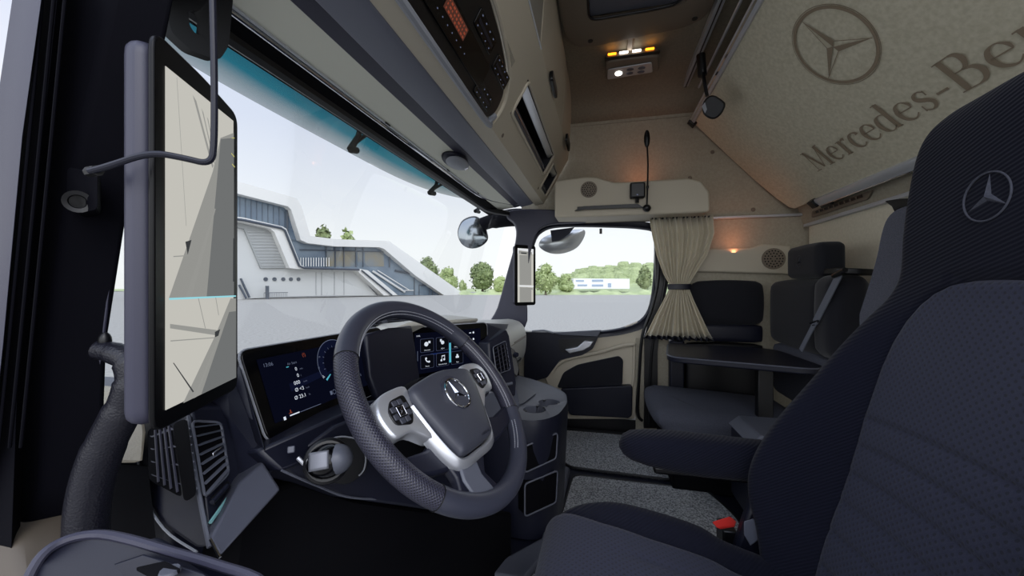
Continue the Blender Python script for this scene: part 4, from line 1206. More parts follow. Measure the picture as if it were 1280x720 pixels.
# ---- centre touch display
cd = empty('centre_display', (1.18, .47, -.3), 'angled touch display with app tiles beside the steering wheel', 'display')
O2 = W(511, 411, D=1.155); u2 = V((.80, -.60, 0)).normalized(); v2 = V((0, .0, 1)); n2_ = v2.cross(u2).normalized()
v2 = (V((0, 0, 1)) + V((-u2.y * -1, u2.x, 0)) * 0.10); v2 = (v2 - u2 * v2.dot(u2)).normalized(); n2_ = u2.cross(v2).normalized()
if n2_.dot(-O2) < 0: n2_ = -n2_
w2 = .292; hh = .175
def DP(x, y, h=0): return O2 + u2 * x - v2 * y + n2_ * h
fr = rnd([DP(-.006, -.002), DP(w2, -.002), DP(w2, hh), DP(-.006, hh)], .018, 5)
mb = MB(); mb.prism([p - n2_ * .02 for p in fr], n2_ * .02); mb.build('glass', 'gloss', cd, bevel=.002)
mb = MB(); mb.tube([p - n2_ * .004 for p in fr], .0028, 8, closed=True); mb.build('rim', 'lgrey', cd)
mb = MB(); mb.prism([DP(.018, .016, .0004), DP(w2 - .03, .016, .0004), DP(w2 - .03, .14, .0004), DP(.018, .14, .0004)], n2_ * .0006); scr = mb.build('screen', 'screen', cd, smooth=False)
mb = MB(); h = .0018
def dt(body, x, y, s, mi=0, center=False): text(mb, body, DP(x, y, h + .0006), u2, v2, s, mi, center)
mb.poly([DP(.07, .082, .0012), DP(.15, .082, .0012), DP(.15, .087, .0012), DP(.07, .087, .0012)], 2)
mb.poly([DP(.137, .055, .0013), DP(.144, .055, .0013), DP(.144, .118, .0013), DP(.137, .118, .0013)], 3)
for i in range(4):
    for j in range(2):
        x0 = .036 + i * .054; y0 = .034 + j * .050
        if i > 2: continue
        rp2 = rnd([DP(x0, y0, h * .85), DP(x0 + .046, y0, h * .85), DP(x0 + .046, y0 + .042, h * .85), DP(x0, y0 + .042, h * .85)], .004, 3)
        mb.poly(rp2, 4)
        rp3 = rnd([DP(x0 + .001, y0 + .001, h), DP(x0 + .045, y0 + .001, h), DP(x0 + .045, y0 + .041, h), DP(x0 + .001, y0 + .041, h)], .004, 3)
        mb.poly(rp3, 5)
        cx, cy = x0 + .023, y0 + .017
        nm = [['Overview', 'Lights', 'Navigation'], ['Phone', 'Entertainment', 'Apps']][j][i]
        dt(nm, cx, y0 + .037, .0052, 0, True)
        k = (i, j)
        if k == (0, 0):
            ring(mb, DP(cx - .003, cy, h + .0006), u2, v2, 0, .007, 0, 16); quad(mb, DP(cx + .004, cy - .002, h + .0006), u2, v2, 0, 0, .007, .007, 0)
        elif k == (1, 0):
            ring(mb, DP(cx, cy, h + .0006), u2, v2, 0, .006, 0, 16); quad(mb, DP(cx - .009, cy - .003, h + .0006), u2, v2, 0, 0, .006, .008, 0)
        elif k == (2, 0):
            mb.poly([DP(cx, cy - .010, h + .0006), DP(cx + .007, cy + .006, h + .0006), DP(cx, cy + .002, h + .0006), DP(cx - .007, cy + .006, h + .0006)])
        elif k == (0, 1):
            ring(mb, DP(cx + .006, cy - .006, h + .0006), u2, v2, .010, .0135, 0, 16, math.pi * 1.0, math.pi * 1.5)
            ring(mb, DP(cx - .0045, cy - .006, h + .0006), u2, v2, 0, .0032, 0, 10); ring(mb, DP(cx + .006, cy + .005, h + .0006), u2, v2, 0, .0032, 0, 10)
        elif k == (1, 1):
            quad(mb, DP(cx - .004, cy + .006, h + .0006), u2, v2, 0, 0, .0015, .014); quad(mb, DP(cx + .006, cy + .004, h + .0006), u2, v2, 0, 0, .0015, .014)
            quad(mb, DP(cx - .004, cy - .006, h + .0006), u2, v2, 0, 0, .0115, .003)
            ring(mb, DP(cx - .005, cy + .006, h + .0006), u2, v2, 0, .0035, 0, 12); ring(mb, DP(cx + .005, cy + .004, h + .0006), u2, v2, 0, .0035, 0, 12)
        else:
            quad(mb, DP(cx - .006, cy + .005, h + .0006), u2, v2, 0, 0, .012, .006); quad(mb, DP(cx - .003, cy - .001, h + .0006), u2, v2, 0, 0, .006, .006)
dt('13:06', .022, .026, .006)
quad(mb, DP(.026, .10, h), u2, v2, 0, 0, .0015, .03, 1)
for k in range(6): ring(mb, DP(.232, .028 + k * .022, h + .0002), u2, v2, 0, .0035, 0, 10)
quad(mb, DP(.215, .03, h), u2, v2, 0, 0, .008, .003, 0)
M['tile'] = emis('tile black', (9, 10, 16), 1); M['tileb'] = emis('tile edge', (60, 66, 88), 1)
mb.build('graphics', ['w', 'wdim', 'blue', 'cyan', 'tileb', 'tile'], scr, smooth=False)

# ---- angled vent panel right of the touch display
mb = MB()
vp = facet(mb, [(611, 428, 1.30), (634, 412, 1.38), (637, 420, 1.38), (646, 478, 1.32), (645, 496, 1.30), (620, 488, 1.26), (612, 450, 1.28)], (.05, .20, 0)); cvp = mb.build('centre_vent_panel', 'navy', dash, bevel=.006, seg=3)
mb = MB(); facet(mb, [(604, 403, 1.40), (637, 405, 1.62), (634, 412, 1.39), (611, 428, 1.31)], (.03, .15, -.04)); mb.build('panel_shoulder', 'navy', cvp, bevel=.006)
vent(cvp, [(616, 434, 1.30), (632, 426, 1.35), (638, 462, 1.32), (621, 468, 1.27)], 7, 3, nm='centre_vent', m='navy')
mb = MB(); mb.tube([W(626, 482, D=1.26), W(640, 479, D=1.29)], .005, 8); mb.build('vent_control', 'grey', cvp)
mb = MB(); facet(mb, [(637, 432, 1.37), (644, 437, 1.37), (650, 462, 1.34), (647, 472, 1.33), (641, 465, 1.33)], (.02, .06, 0)); mb.build('side_bezel', 'black', cvp, bevel=.004)
mb = MB(); mb.lathe(W(644, 443, D=1.355), (-.5, -.8, 0), [(0, .009), (.01, .008), (.011, .003)], 14); mb.build('side_knob', 'navy', cvp)
# centre stack column below
mb = MB(); facet(mb, [(606, 490, 1.27), (646, 484, 1.31), (650, 500, 1.34), (648, 530, 1.34), (600, 530, 1.3)], (.05, .22, 0)); mb.build('centre_stack', 'grey', dash, bevel=.008)
mb = MB(); facet(mb, [(500, 500, 1.15), (606, 470, 1.28), (606, 640, 1.2), (560, 700, 1.0), (480, 700, 1.0)], (.05, .2, 0)); mb.build('column_cover', 'blackm', dash, bevel=.01)

# ---- lower centre console with cup holders
con = empty('centre_console', (1.6, .35, FLOOR), 'dark centre console with a tray top and cup holders', 'console')
ZC = -.45
foot = [(1.28, .20), (1.36, .145), (1.52, .125), (1.66, .145), (1.78, .23), (1.95, .42), (1.95, .60), (1.28, .60)]
fr_ = rnd([(x, y, ZC) for x, y in foot], .05, 4)
mb = MB()
c = V((1.62, .40, ZC))
rings = []
for z, g in ((ZC, .985), (ZC - .03, 1.0), (ZC - .07, .99), (-.7, .955), (FLOOR + .01, .93)):
    rings.append([V((c.x + (p.x - c.x) * g, c.y + (p.y - c.y) * g, z)) for p in fr_])
mb.loft(rings, caps=False); mb.build('body', 'navy', con, angle=40)
# top tray with two joined cup holes: outline and hole bridged
import itertools
def ang_sort(pts, c): return sorted(pts, key=lambda p: math.atan2(p.y - c.y, p.x - c.x))
ch1, ch2 = V((1.385, .225, ZC)), V((1.50, .205, ZC))
ch1, ch2 = W(668, 510, Z=ZC), W(686, 501, Z=ZC)
mid = (ch1 + ch2) / 2; ax_ = (ch2 - ch1).normalized(); ay = V((-ax_.y, ax_.x, 0)); hd = (ch2 - ch1).length / 2
RC = .043
hole = []
for k in range(48):
    a = 2 * math.pi * k / 48
    # union of two circles seen from their midpoint
    sgn = 1 if math.cos(a) >= 0 else -1
    dx, dy = math.cos(a), math.sin(a)
    b_ = hd * abs(dx); disc = RC ** 2 - hd ** 2 * dy ** 2
    r_ = max(.017, b_ + math.sqrt(disc)) if disc > 0 else .02
    if disc <= 0: r_ = .022
    hole.append(mid + (ax_ * dx + ay * dy) * r_)
def ray_out(p, poly):
    d = (p - mid); best = None
    for i in range(len(poly)):
        a, b = poly[i], poly[(i + 1) % len(poly)]
        e_ = b - a; det = d.x * (-e_.y) + e_.x * d.y
        if abs(det) < 1e-12: continue
        t = ((a.x - mid.x) * (-e_.y) + e_.x * (a.y - mid.y)) / det
        s_ = (d.x * (a.y - mid.y) - d.y * (a.x - mid.x)) / det
        if t > 0 and -1e-6 <= s_ <= 1 + 1e-6 and (best is None or t < best): best = t
    return mid + d * (best or 1)
top = [V((c.x + (p.x - c.x) * .985, c.y + (p.y - c.y) * .985, ZC)) for p in fr_]
rows = []
for p in hole:
    o_ = ray_out(p, top); rows.append([o_, p.lerp(o_, .9) + V((0, 0, -.004)), p.lerp(o_, .05) + V((0, 0, -.004)), p + V((0, 0, -.006)), p + V((0, 0, -.07))])
mb = MB(); mb.grid(rows, closeu=True); mb.build('tray', 'grey', con, angle=50)
mb = MB(); mb.prism([p + V((0, 0, -.075)) for p in hole], (0, 0, .006)); mb.build('cup_floor', 'blackm', con, smooth=False)
mb = MB()
for p in (hole[3], hole[15], hole[22], hole[33], hole[44]): mb.obox(p + (mid - p).normalized() * .006 + V((0, 0, -.008)), ax_ * .006, ay * .004, V((0, 0, .002)))
mb.build('cup_clips', 'black', con)
mb = MB(); mb.prism(rnd([(1.62, .27, ZC + .0005), (1.86, .45, ZC + .0005), (1.80, .58, ZC + .0005), (1.45, .58, ZC + .0005), (1.45, .30, ZC + .0005)], .02, 3), (0, 0, .002)); mb.build('tray_mat', 'lgrey' if False else 'grey', con)
for ya, yb in ((541, 577), (588, 632)):
    fp_ = [W(656, ya + 17, D=1.292), W(697, ya, D=1.350), W(695, yb - 4, D=1.345), W(656, yb + 14, D=1.285)]
    mb = MB(); mb.prism(rnd(fp_, .012, 3), (.03, .03, 0)); dr_ = mb.build('drawer', 'blackm', con, bevel=.003)
    mb = MB(); mb.tube(rnd(fp_, .012, 3), .003, 6, closed=True); mb.build('drawer_frame', 'grey', dr_)

# ---- steering wheel
C_ = V((.7203, .3086, -.2123)); a_, b_ = .8796, -.1561
nW = V((math.sin(b_) * math.sin(a_), -math.cos(b_) * math.sin(a_), math.cos(a_)))
uW = V((-nW.y, nW.x, 0)).normalized(); vW = nW.cross(uW)
if uW.x < 0: uW = -uW
if vW.z < 0: vW = -vW
uW, vW = uW * math.cos(-.018) + vW * math.sin(-.018), vW * math.cos(-.018) - uW * math.sin(-.018)
def SP(x, y, h=0): return C_ + uW * x + vW * y + nW * h
def HS(x, y, h=0): return SP(x - .022 + .10 * y, y - .031, h)
stw = empty('steering_wheel', C_ + V((0, 0, -.16)), 'leather steering wheel with perforated grips, silver trim and star badge', 'steering wheel')
RM = .2155
def rim(mb, a0, a1, n, ru=.0175, rn=.0165, mi=0):
    P, U = [], []
    for i in range(n + 1):
        a = math.radians(a0 + (a1 - a0) * i / n); row, ur = [], []
        for j in range(17):
            t = 2 * math.pi * j / 16
            rr_ = RM + ru * math.cos(t) - .001; hh_ = rn * math.sin(t)
            row.append(SP(rr_ * math.cos(a), rr_ * math.sin(a), hh_)); ur.append((a * RM, t * .0172))
        P.append(row); U.append(ur)
    mb.grid(P, mi, uv=U)
for a0, a1, m_, nm in ((28, 146, 'leather', 'rim'), (146, 222, 'perf', 'grip'), (222, 332, 'leather', 'rim'), (332, 388, 'perf', 'grip')):
    mb = MB(); k = .0004 if nm == 'grip' else 0
    rim(mb, a0 + .2, a1 - .2, 60, .0198 - k, .0195 - k); mb.build(nm, m_, stw, weld=True, label='perforated leather grip' if nm == 'grip' else 'smooth leather rim section')
mb = MB()
for a in (28, 146, 222, 332):
    a = math.radians(a); 
    mb.tube([SP((RM - .001 + .0198 * math.cos(t)) * math.cos(a), (RM - .001 + .0198 * math.cos(t)) * math.sin(a), .0196 * math.sin(t)) for t in [2 * math.pi * k / 24 for k in range(24)]], .0009, 6, closed=True)
mb.build('rim_joint', 'black', stw)
mb = MB()
for rr_, hh_ in ((RM - .0192, .0078), (RM - .0158, .0133)):
    for a0, a1 in ((40, 146), (-28, 28), (-60, -38)):
        k = int((a1 - a0) * 1.0)
        for i in range(k):
            a = math.radians(a0 + (a1 - a0) * i / k); b2 = math.radians(a0 + (a1 - a0) * (i + .62) / k)
            mb.tube([SP(rr_ * math.cos(a), rr_ * math.sin(a), hh_), SP(rr_ * math.cos(b2), rr_ * math.sin(b2), hh_)], .0009, 4, caps=False)
mb.build('stitching', 'thread', stw, smooth=False)
# hub pad
pad = [(-.096, .056), (-.048, .067), (0, .071), (.048, .067), (.096, .056), (.100, .028), (.082, -.028), (.064, -.072), (.046, -.088), (-.046, -.088), (-.064, -.072), (-.082, -.028), (-.100, .028)]
def inset(pts, g, c=(0, -.01)): return [(c[0] + (x - c[0]) * g, c[1] + (y - c[1]) * g) for x, y in pts]
pp = [(p.x, p.y) for p in spline([(x, y, 0) for x, y in pad], 5, True)]
mb = MB()
mb.loft([[HS(x, y, h) for x, y in inset(pp, g)] for g, h in ((1.0, -.01), (1.0, .018), (.985, .026), (.94, .031), (.8, .034), (.5, .036), (.2, .037))])
mb.build('airbag_pad', 'airbag', stw, angle=60)
mb = MB(); text(mb, 'AIRBAG', HS(.012, -.080, .0338), uW, vW, .009); mb.build('airbag_lettering', 'navy', stw, smooth=False)
# silver frame around the pad : V band + two button wings
def band(path, w0, h, th):
    P = []
    n = len(path)
    for i, (x, y) in enumerate(path):
        a = path[max(i - 1, 0)]; b = path[min(i + 1, n - 1)]
        d = V((b[0] - a[0], b[1] - a[1], 0)).normalized(); nn = V((d.y, -d.x, 0))
        w = w0[i] if isinstance(w0, list) else w0
        i0 = V((x, y, 0)); o0 = i0 + nn * w
        P.append([HS(i0.x, i0.y, h - th), HS(i0.x, i0.y, h), HS((i0.x * .7 + o0.x * .3), (i0.y * .7 + o0.y * .3), h + .003), HS(o0.x, o0.y, h - .004), HS(o0.x, o0.y, h - th)])
    return P
path = [(p.x, p.y) for p in spline([(-.100, .030, 0), (-.084, -.030, 0), (-.067, -.073, 0), (-.048, -.0905, 0), (0, -.0925, 0), (.048, -.0905, 0), (.067, -.073, 0), (.084, -.030, 0), (.100, .030, 0)], 6)]
mb = MB(); mb.grid(band([(x, y) for x, y in path], -.016, .020, .02)); 
P = band(path, .016, .020, .02)
mb = MB(); mb.grid(P); mb.build('silver_band', 'silver', stw, angle=60)
for s_ in (-1, 1):
    wing = [(.096, .066), (.135, .069), (.168, .060), (.181, .038), (.178, .012), (.166, -.008), (.130, -.010), (.094, -.036), (.086, -.014), (.100, .030)]
    ww = spline([(x * s_, y, 0) for x, y in wing], 4, True)
    mb = MB(); mb.loft([[HS(c_.x * g + s_ * .135 * (1 - g), c_.y * g + .022 * (1 - g), h_) for c_ in ww] for g, h_ in ((1, -.006), (1, .013), (.97, .018), (.88, .020))]); wg = mb.build('button_wing', 'silver', stw, angle=50)
    bpl = [(.114, .053), (.150, .050), (.164, .032), (.160, .010), (.124, .000), (.112, .018)]
    bb = rnd([HS(x * s_, y, .0195) for x, y in bpl], .008, 4)
    mb = MB(); mb.prism(bb, nW * .003); bp_ = mb.build('button_panel', 'black', wg, bevel=.001)
    mb = MB()
    cx, cy = .138 * s_, .027
    for k in range(8):
        a = 2 * math.pi * (k + .5) / 8
        mb.obox(HS(cx + .0165 * math.cos(a), cy + .0165 * math.sin(a), .0232), uW * .0052, vW * .0048, nW * .0015)
    mb.build('buttons', 'airbag', bp_, bevel=.001)
    mb = MB()
    fr2 = [HS(cx + x, cy + y, .0245) for x, y in ((-.008, -.008), (.008, -.008), (.008, .008), (-.008, .008))]
    mb.tube(fr2, .0008, 6, closed=True); mb.tube([HS(cx - .006, cy - .006, .0245), HS(cx + .002, cy, .0245), HS(cx - .002, cy + .001, .0245), HS(cx + .006, cy + .007, .0245)], .0006, 5); mb.build('button_frame', 'chrome', bp_)
    # spokes behind the wing and lower down to the rim
    mb = MB(); mb.prism([SP(x, y, -.012) for x, y in ([(-.205, .02), (-.11, .03), (-.10, -.04), (-.15, -.04), (-.208, -.03)] if s_ < 0 else [(.08, .02), (.207, .02), (.209, -.02), (.14, -.045), (.07, -.045)])], nW * .016); mb.build('side_spoke', 'navy', stw, bevel=.004)
    mb = MB(); mb.prism([SP(x, y, -.016) for x, y in ([(.05, -.075), (.11, -.092), (.185, -.085), (.180, -.118), (.125, -.128), (.08, -.135), (.03, -.135)] if s_ > 0 else [(-.08, -.06), (-.13, -.075), (-.195, -.065), (-.190, -.098), (-.14, -.115), (-.10, -.125), (-.06, -.125)])], nW * .020); mb.build('lower_side_spoke', 'navy', stw, bevel=.006)
mb = MB(); mb.prism([SP(x, y, -.014) for x, y in [(-.11, -.09), (.03, -.09), (-.005, -.14), (-.030, -.165), (-.018, -.195), (.0, -.207), (-.125, -.185), (-.115, -.16), (-.105, -.14)]], nW * .020); mb.build('lower_spoke', 'navy', stw, bevel=.006)
mb = MB(); mb.prism([SP(x, y, .004) for x, y in [(-.085, -.118), (-.040, -.135), (-.048, -.162), (-.040, -.196), (-.098, -.183), (-.100, -.150)]], nW * .008); mb.build('spoke_insert', 'grey', stw, bevel=.004)
# badge
cb = HS(.004, .012, .0365)
mb = MB(); mb.lathe(cb - nW * .004, nW, [(0, .041), (.004, .040), (.003, .034), (.0, .033), (-.001, .01)], 40); bd = mb.build('badge_dish', 'leather', stw)
mb = MB(); mb.tube([cb + (uW * math.cos(t) + vW * math.sin(t)) * .031 + nW * .002 for t in [2 * math.pi * k / 48 for k in range(48)]], .0024, 8, closed=True); star(mb, cb - nW * .001, uW, vW, nW, .031, .006, 0, 0, .2); mb.build('star_badge', 'chrome', bd, angle=20)
# horn marks
mb = MB()
for x, y in ((-.055, .035), (.055, .045)): mb.tube([HS(x, y, .0338), HS(x + .001, y - .008, .0338), HS(x + .008, y - .008, .0338)], .0005, 4)
mb.build('horn_marks', 'black', stw)
# column and shroud
clm = empty('steering_column', C_ + V((0, .1, -.3)), 'dark steering column shroud behind the wheel', 'column')
mb = MB()
def cring(h, r1, r2, oy=0): return [SP(r1 * math.cos(t), r2 * math.sin(t) + oy, h) for t in [2 * math.pi * k / 24 for k in range(24)]]
mb.loft([cring(-.02, .055, .055), cring(-.05, .065, .065), cring(-.16, .07, .075, -.02), cring(-.30, .06, .07, -.04)]); mb.build('shroud', 'blackm', clm)
stk = empty('stalk_switch', SP(.15, -.02, -.06), 'silver tipped stalk lever on the right behind the steering wheel', 'lever')
mb = MB(); mb.tube([SP(.06, -.01, -.05), SP(.13, -.015, -.055)], .010, 10); mb.build('lever', 'navy', stk)
mb = MB(); mb.tube([SP(.125, -.015, -.055), SP(.185, -.018, -.055)], [.014, .017], 12); mb.build('lever_tip', 'silver', stk, bevel=.002)

# ---- camera monitors on the pillars
mb = MB()
def monitor(label, L, u, H, Wd, dep, cut, screen, edge):
    """L: top left corner of the screen (3-D), u: to the right along the screen"""
    u = V(u).normalized(); n = V((u.y, -u.x, 0)).normalized()
    if n.dot(-L) < 0: n = -n
    z = V((0, 0, 1)); P0 = L
    def Q(x, y, h=0): return P0 + u * x - z * y + n * h
    bt, bb, b = .028, .019, .016
    t = empty('camera_monitor', Q(Wd / 2, H + b, -dep), label, 'monitor')
    o_ = [(-b, -bt), (Wd * .5, -bt), (Wd + b, -bt + cut[1]), (Wd + b, H + bb), (-b, H + bb)] if Wd > .13 else [(-.020, -.022), (Wd + .018, -.022), (Wd + .018, H + .020), (-.020, H + .020)]
    out = rnd([Q(x, y, 0) for x, y in o_], .018, 5)
    mb = MB(); mb.prism([p - n * .006 for p in out], n * .006); mb.build('bezel', 'bezel', t, bevel=.002)
    mb = MB(); mb.prism([P0 + (p - P0) - n * .006 + (Q(Wd / 2, H / 2) - p) * .03 for p in out], -n * dep); mb.build('housing', 'pillar_l', t, bevel=.012, seg=4)
    mb = MB()
    sc_ = [(0, cut[2]), (Wd, cut[3]), (Wd, H), (0, H)]
    mb.prism([Q(x, y, .0003) for x, y in sc_], n * .0005); s = mb.build('screen', M['scr_bg'], t, smooth=False)
    mb = MB()
    for poly, mi in screen: mb.poly([Q(x * Wd, y * H, .0012 + .00012 * k_) for k_, (x, y) in enumerate([])] or [Q(x * Wd, y * H, .0012 + .0002 * screen.index((poly, mi))) for x, y in poly], mi)
    mb.build('picture', [M['p_white'], M['p_road'], M['p_road2'], M['p_line'], M['p_dark'], M['p_cyan'], M['p_sky'], M['p_yel']], s, smooth=False)
    return t
M['scr_bg'] = emis('monitor picture base', (196, 194, 186), .9)
for k_, c_ in (('p_white', (205, 203, 196)), ('p_road', (112, 114, 114)), ('p_road2', (148, 148, 144)), ('p_line', (150, 150, 146)), ('p_dark', (60, 62, 64)), ('p_cyan', (150, 215, 225)), ('p_sky', (226, 228, 230)), ('p_yel', (190, 185, 110))):
    M[k_] = emis('monitor ' + k_[2:], c_, .9)
def lo(x, y): return (x, .679 + .321 * y)
LS = [
 ([(.62, .23), (.75, .09), (1, .03), (1, .675), (.03, .675)], 2),
 ([(.75, .094), (1, .05), (1, .675), (.52, .675)], 1),
 ([(.22, .50), (.30, .49), (.25, .54)], 4),
 ([(.64, .36), (.66, .36), (.30, .675), (.22, .675)], 3),
 ([(.31, .02), (.36, .03), (.62, .21), (.60, .22)], 3), ([(.43, .04), (.46, .05), (.64, .20), (.625, .20)], 3), ([(.51, .055), (.53, .06), (.66, .18), (.65, .18)], 3),
 ([(.10, .01), (.105, .01), (.22, .45), (.215, .45)], 3), ([(.06, .55), (.26, .54), (.26, .543), (.06, .553)], 3),
 ([(.93, .06), (.99, .05), (.99, .053), (.93, .063)], 7), ([(.92, .12), (.98, .125), (.98, .13), (.92, .125)], 7), ([(.93, .16), (.985, .165), (.985, .17), (.93, .165)], 7),
 ([(.95, .45), (.985, .45), (.975, .62), (.945, .62)], 4),
 ([(.0, .674), (1, .674), (1, .680), (0, .680)], 5),
 ([lo(.89, .02), lo(1, .02), lo(1, 1), lo(.16, 1), lo(.62, .42)], 2),
 ([lo(.86, .18), lo(1, .18), lo(1, 1), lo(.40, 1)], 1),
 ([lo(.80, .24), lo(.82, .24), lo(.33, 1), lo(.29, 1)], 3),
 ([lo(0, .22), lo(.66, .37), lo(.68, .36), lo(.70, .40), lo(.62, .42), lo(0, .26)], 3), ([lo(.60, .38), lo(.69, .36), lo(.66, .43), lo(.60, .44)], 4),
 ([lo(0, .37), lo(.62, .44), lo(.62, .45), lo(0, .38)], 3), ([lo(.34, .0), lo(.35, .0), lo(.45, .32), lo(.44, .32)], 3), ([lo(.60, .0), lo(.61, .0), lo(.66, .2), lo(.65, .2)], 3), ([lo(.02, .58), lo(.03, .58), lo(.28, .93), lo(.26, .93)], 4),
 ([lo(.97, .40), lo(.99, .40), lo(.99, .66), lo(.97, .66)], 4),
]
sc0 = W(206, 82, D=.396); sc1 = W(291, 147, D=.54)
uL = V((sc1.x - sc0.x, sc1.y - sc0.y, 0)); wL = uL.length
L0 = V((sc0.x, sc0.y, .229)); HL = .355
monitor('large portrait camera monitor in the foreground on the near pillar', L0, uL, HL, wL, .026, (0, .008, .0, -.006), LS, None)
RS = [
 ([(0, 0), (1, 0), (1, .10), (0, .10)], 6), ([(.06, .04), (.9, .06), (.9, .12), (.06, .10)], 2),
 ([(.10, .12), (.86, .12), (.86, .68), (.12, .68)], 3), ([(.20, .075), (.56, .075), (.56, .10), (.20, .10)], 4),
 ([(.0, .68), (1, .69), (1, .72), (0, .71)], 6), ([(.12, .72), (.86, .73), (.86, 1), (.12, 1)], 3), ([(.5, .72), (.95, .74), (.95, .77), (.7, .755)], 2),
 ([(.02, .1), (.08, .1), (.08, 1), (.02, 1)], 0),
]
r0 = W(647, 311, D=2.36); r1 = W(669, 311, D=2.33)
uR = V((.14, -.10, 0)).normalized()
uR = V((.072, -.092, 0)).normalized()
monitor('small far camera monitor on the passenger side pillar', V((r0.x, r0.y, .245)), V((.085, -.085, 0)), .333, .118, .03, (0, 0, 0, 0), RS, None)
mb = MB(); mb.tube(pxs([(655, 304), (657, 296), (660, 288)], D=2.42), .014, 8)
tag(mb.build('monitor_bracket', 'grey'), 'small grey bracket holding the far camera monitor', 'bracket')
# bent steel rod by the near monitor
rod = empty('bent_rod', W(95, 240, D=.42), 'thin bent black rod crossing in front of the near camera monitor', 'rod')
mb = MB(); pts = chaikin([W(112, 214, D=.36), W(135, 208, D=.36), W(188, 190, D=.36), W(228, 197, D=.37), W(264, 206, D=.38), W(268, 180, D=.38), W(268, 90, D=.38), W(265, -40, D=.38)], 3, False)
mb.tube(pts, .0030, 10); mb.build('rod', 'navy', rod)
mb = MB(); facet(mb, [(84, 208, .40), (102, 212, .40), (122, 214, .38), (122, 262, .39), (100, 266, .40), (84, 258, .41)], (.02, .03, 0), r=.006); mb.build('mount', 'pillar', rod, bevel=.003)
mb = MB(); mb.lathe(W(97, 252, D=.392), -W(97, 252, D=1), [(0, .011), (.004, .011), (.003, .007), (.0, .006)], 20); mb.build('bolt', 'black', rod)
mb = MB(); mb.tube([W(112, 215, D=.37), W(122, 213, D=.362)], .005, 8); mb.build('collar', 'black', rod)
# grab handle, near pillar
gh = empty('grab_rail', W(110, 700, D=.58), 'thick curved dark grab handle on the near windshield pillar', 'handle')
mb = MB(); mb.tube(spline([W(a, b, D=.43) for a, b in [(124, 437), (142, 441), (160, 452), (165, 478), (154, 512), (130, 560), (114, 610), (108, 660), (112, 730)]], 6), [.011] * 6 + [.012] * 6 + [.014] * 6 + [.016] * 6 + [.018] * 6 + [.019] * 18 + [.021], 16)
mb.build('grip', 'handle', gh)
mb = MB(); mb.sphere(W(131, 426, D=.43), .006, .006, .010, 8); mb.build('end_bolt', 'black', gh)

# driver's door armrest (bottom left)
D2 = empty('door_2', W(150, 720, D=.33), kind='structure')
mb = MB()
pts = [W(a, b, D=c) for a, b, c in [(20, 760, .33), (48, 700, .345), (80, 676, .36), (120, 668, .37), (160, 674, .365), (215, 690, .36), (270, 706, .35), (330, 730, .34), (340, 780, .34)]]
mb.tube(spline(pts, 5), .0042, 8); mb.build('armrest_edge', 'pillar_l', D2)
mb = MB(); mb.prism([p + V((0, 0, -.004)) for p in spline(pts, 5)], (.0, .02, -.05)); mb.build('armrest_scoop', 'navy', D2)
mb = MB(); facet(mb, [(90, 720, .355), (180, 690, .352), (250, 712, .335), (300, 745, .32), (120, 780, .33)], (0, .0, -.03)); sp2 = mb.build('switch_plate', 'navy', D2, bevel=.003)
mb = MB(); facet(mb, [(170, 714, .338), (206, 706, .336), (226, 716, .330), (200, 730, .325)], (0, 0, .004)); sp3 = mb.build('window_switch', 'blackm', D2, bevel=.001)
mb = MB(); mb.lathe(W(212, 716, D=.330), (0, 0, 1), [(0, .008), (.003, .007)], 12); mb.build('switch_cap', 'grey', sp3)
mb = MB(); facet(mb, [(18, 680, .40), (30, 668, .41), (90, 640, .45), (120, 640, .46), (120, 700, .42), (80, 740, .38), (24, 740, .37)], (0, .06, 0)); M['taupe_d'] = mat('dark taupe door trim', (84, 76, 66), .6)
mb.build('beige_panel', 'taupe_d', D2, bevel=.006)
mb = MB(); facet(mb, [(160, 690, .44), (200, 668, .46), (240, 690, .46), (330, 740, .46), (330, 800, .42), (150, 800, .40)], (0, .06, -.02)); mb.build('pocket', 'navy', D2, bevel=.006)

# ================================================================== DRIVER SEAT
ds = empty('driver_seat', (.74, -.30, FLOOR), 'large dark driver seat with ribbed bolsters and embossed headrest in the foreground', 'seat')
XC = .70
def sm(t): t = max(0, min(1, t)); return t * t * (3 - 2 * t)
# backrest: rows by height; width, bolster bulge
rowsB = [  # z, half width, front y at the middle, bolster protrusion, insert half width, thickness
 (-.66, .240, -.385, .06, .165, .12), (-.54, .290, -.412, .085, .170, .13), (-.46, .312, -.435, .12, .178, .13), (-.39, .312, -.458, .135, .180, .13), (-.30, .305, -.480, .115, .178, .13),
 (-.20, .288, -.503, .075, .172, .13), (-.12, .272, -.522, .045, .162, .13), (-.06, .255, -.537, .020, .145, .12), (-.02, .235, -.547, .006, .12, .11), (.02, .220, -.552, 0, .06, .10),
 (.10, .214, -.553, -.002, 0, .09), (.18, .212, -.560, -.003, 0, .085), (.25, .204, -.568, -.004, 0, .08), (.285, .192, -.577, -.005, 0, .07), (.305, .168, -.588, -.006, 0, .055), (.316, .13, -.60, -.006, 0, .03), (.318, .08, -.61, -.006, 0, .015)]
def interp(tab, z):
    for a, b in zip(tab, tab[1:]):
        if a[0] <= z <= b[0]:
            t = (z - a[0]) / (b[0] - a[0]); return [x + (y - x) * t for x, y in zip(a, b)]
    return tab[-1] if z > tab[-1][0] else tab[0]
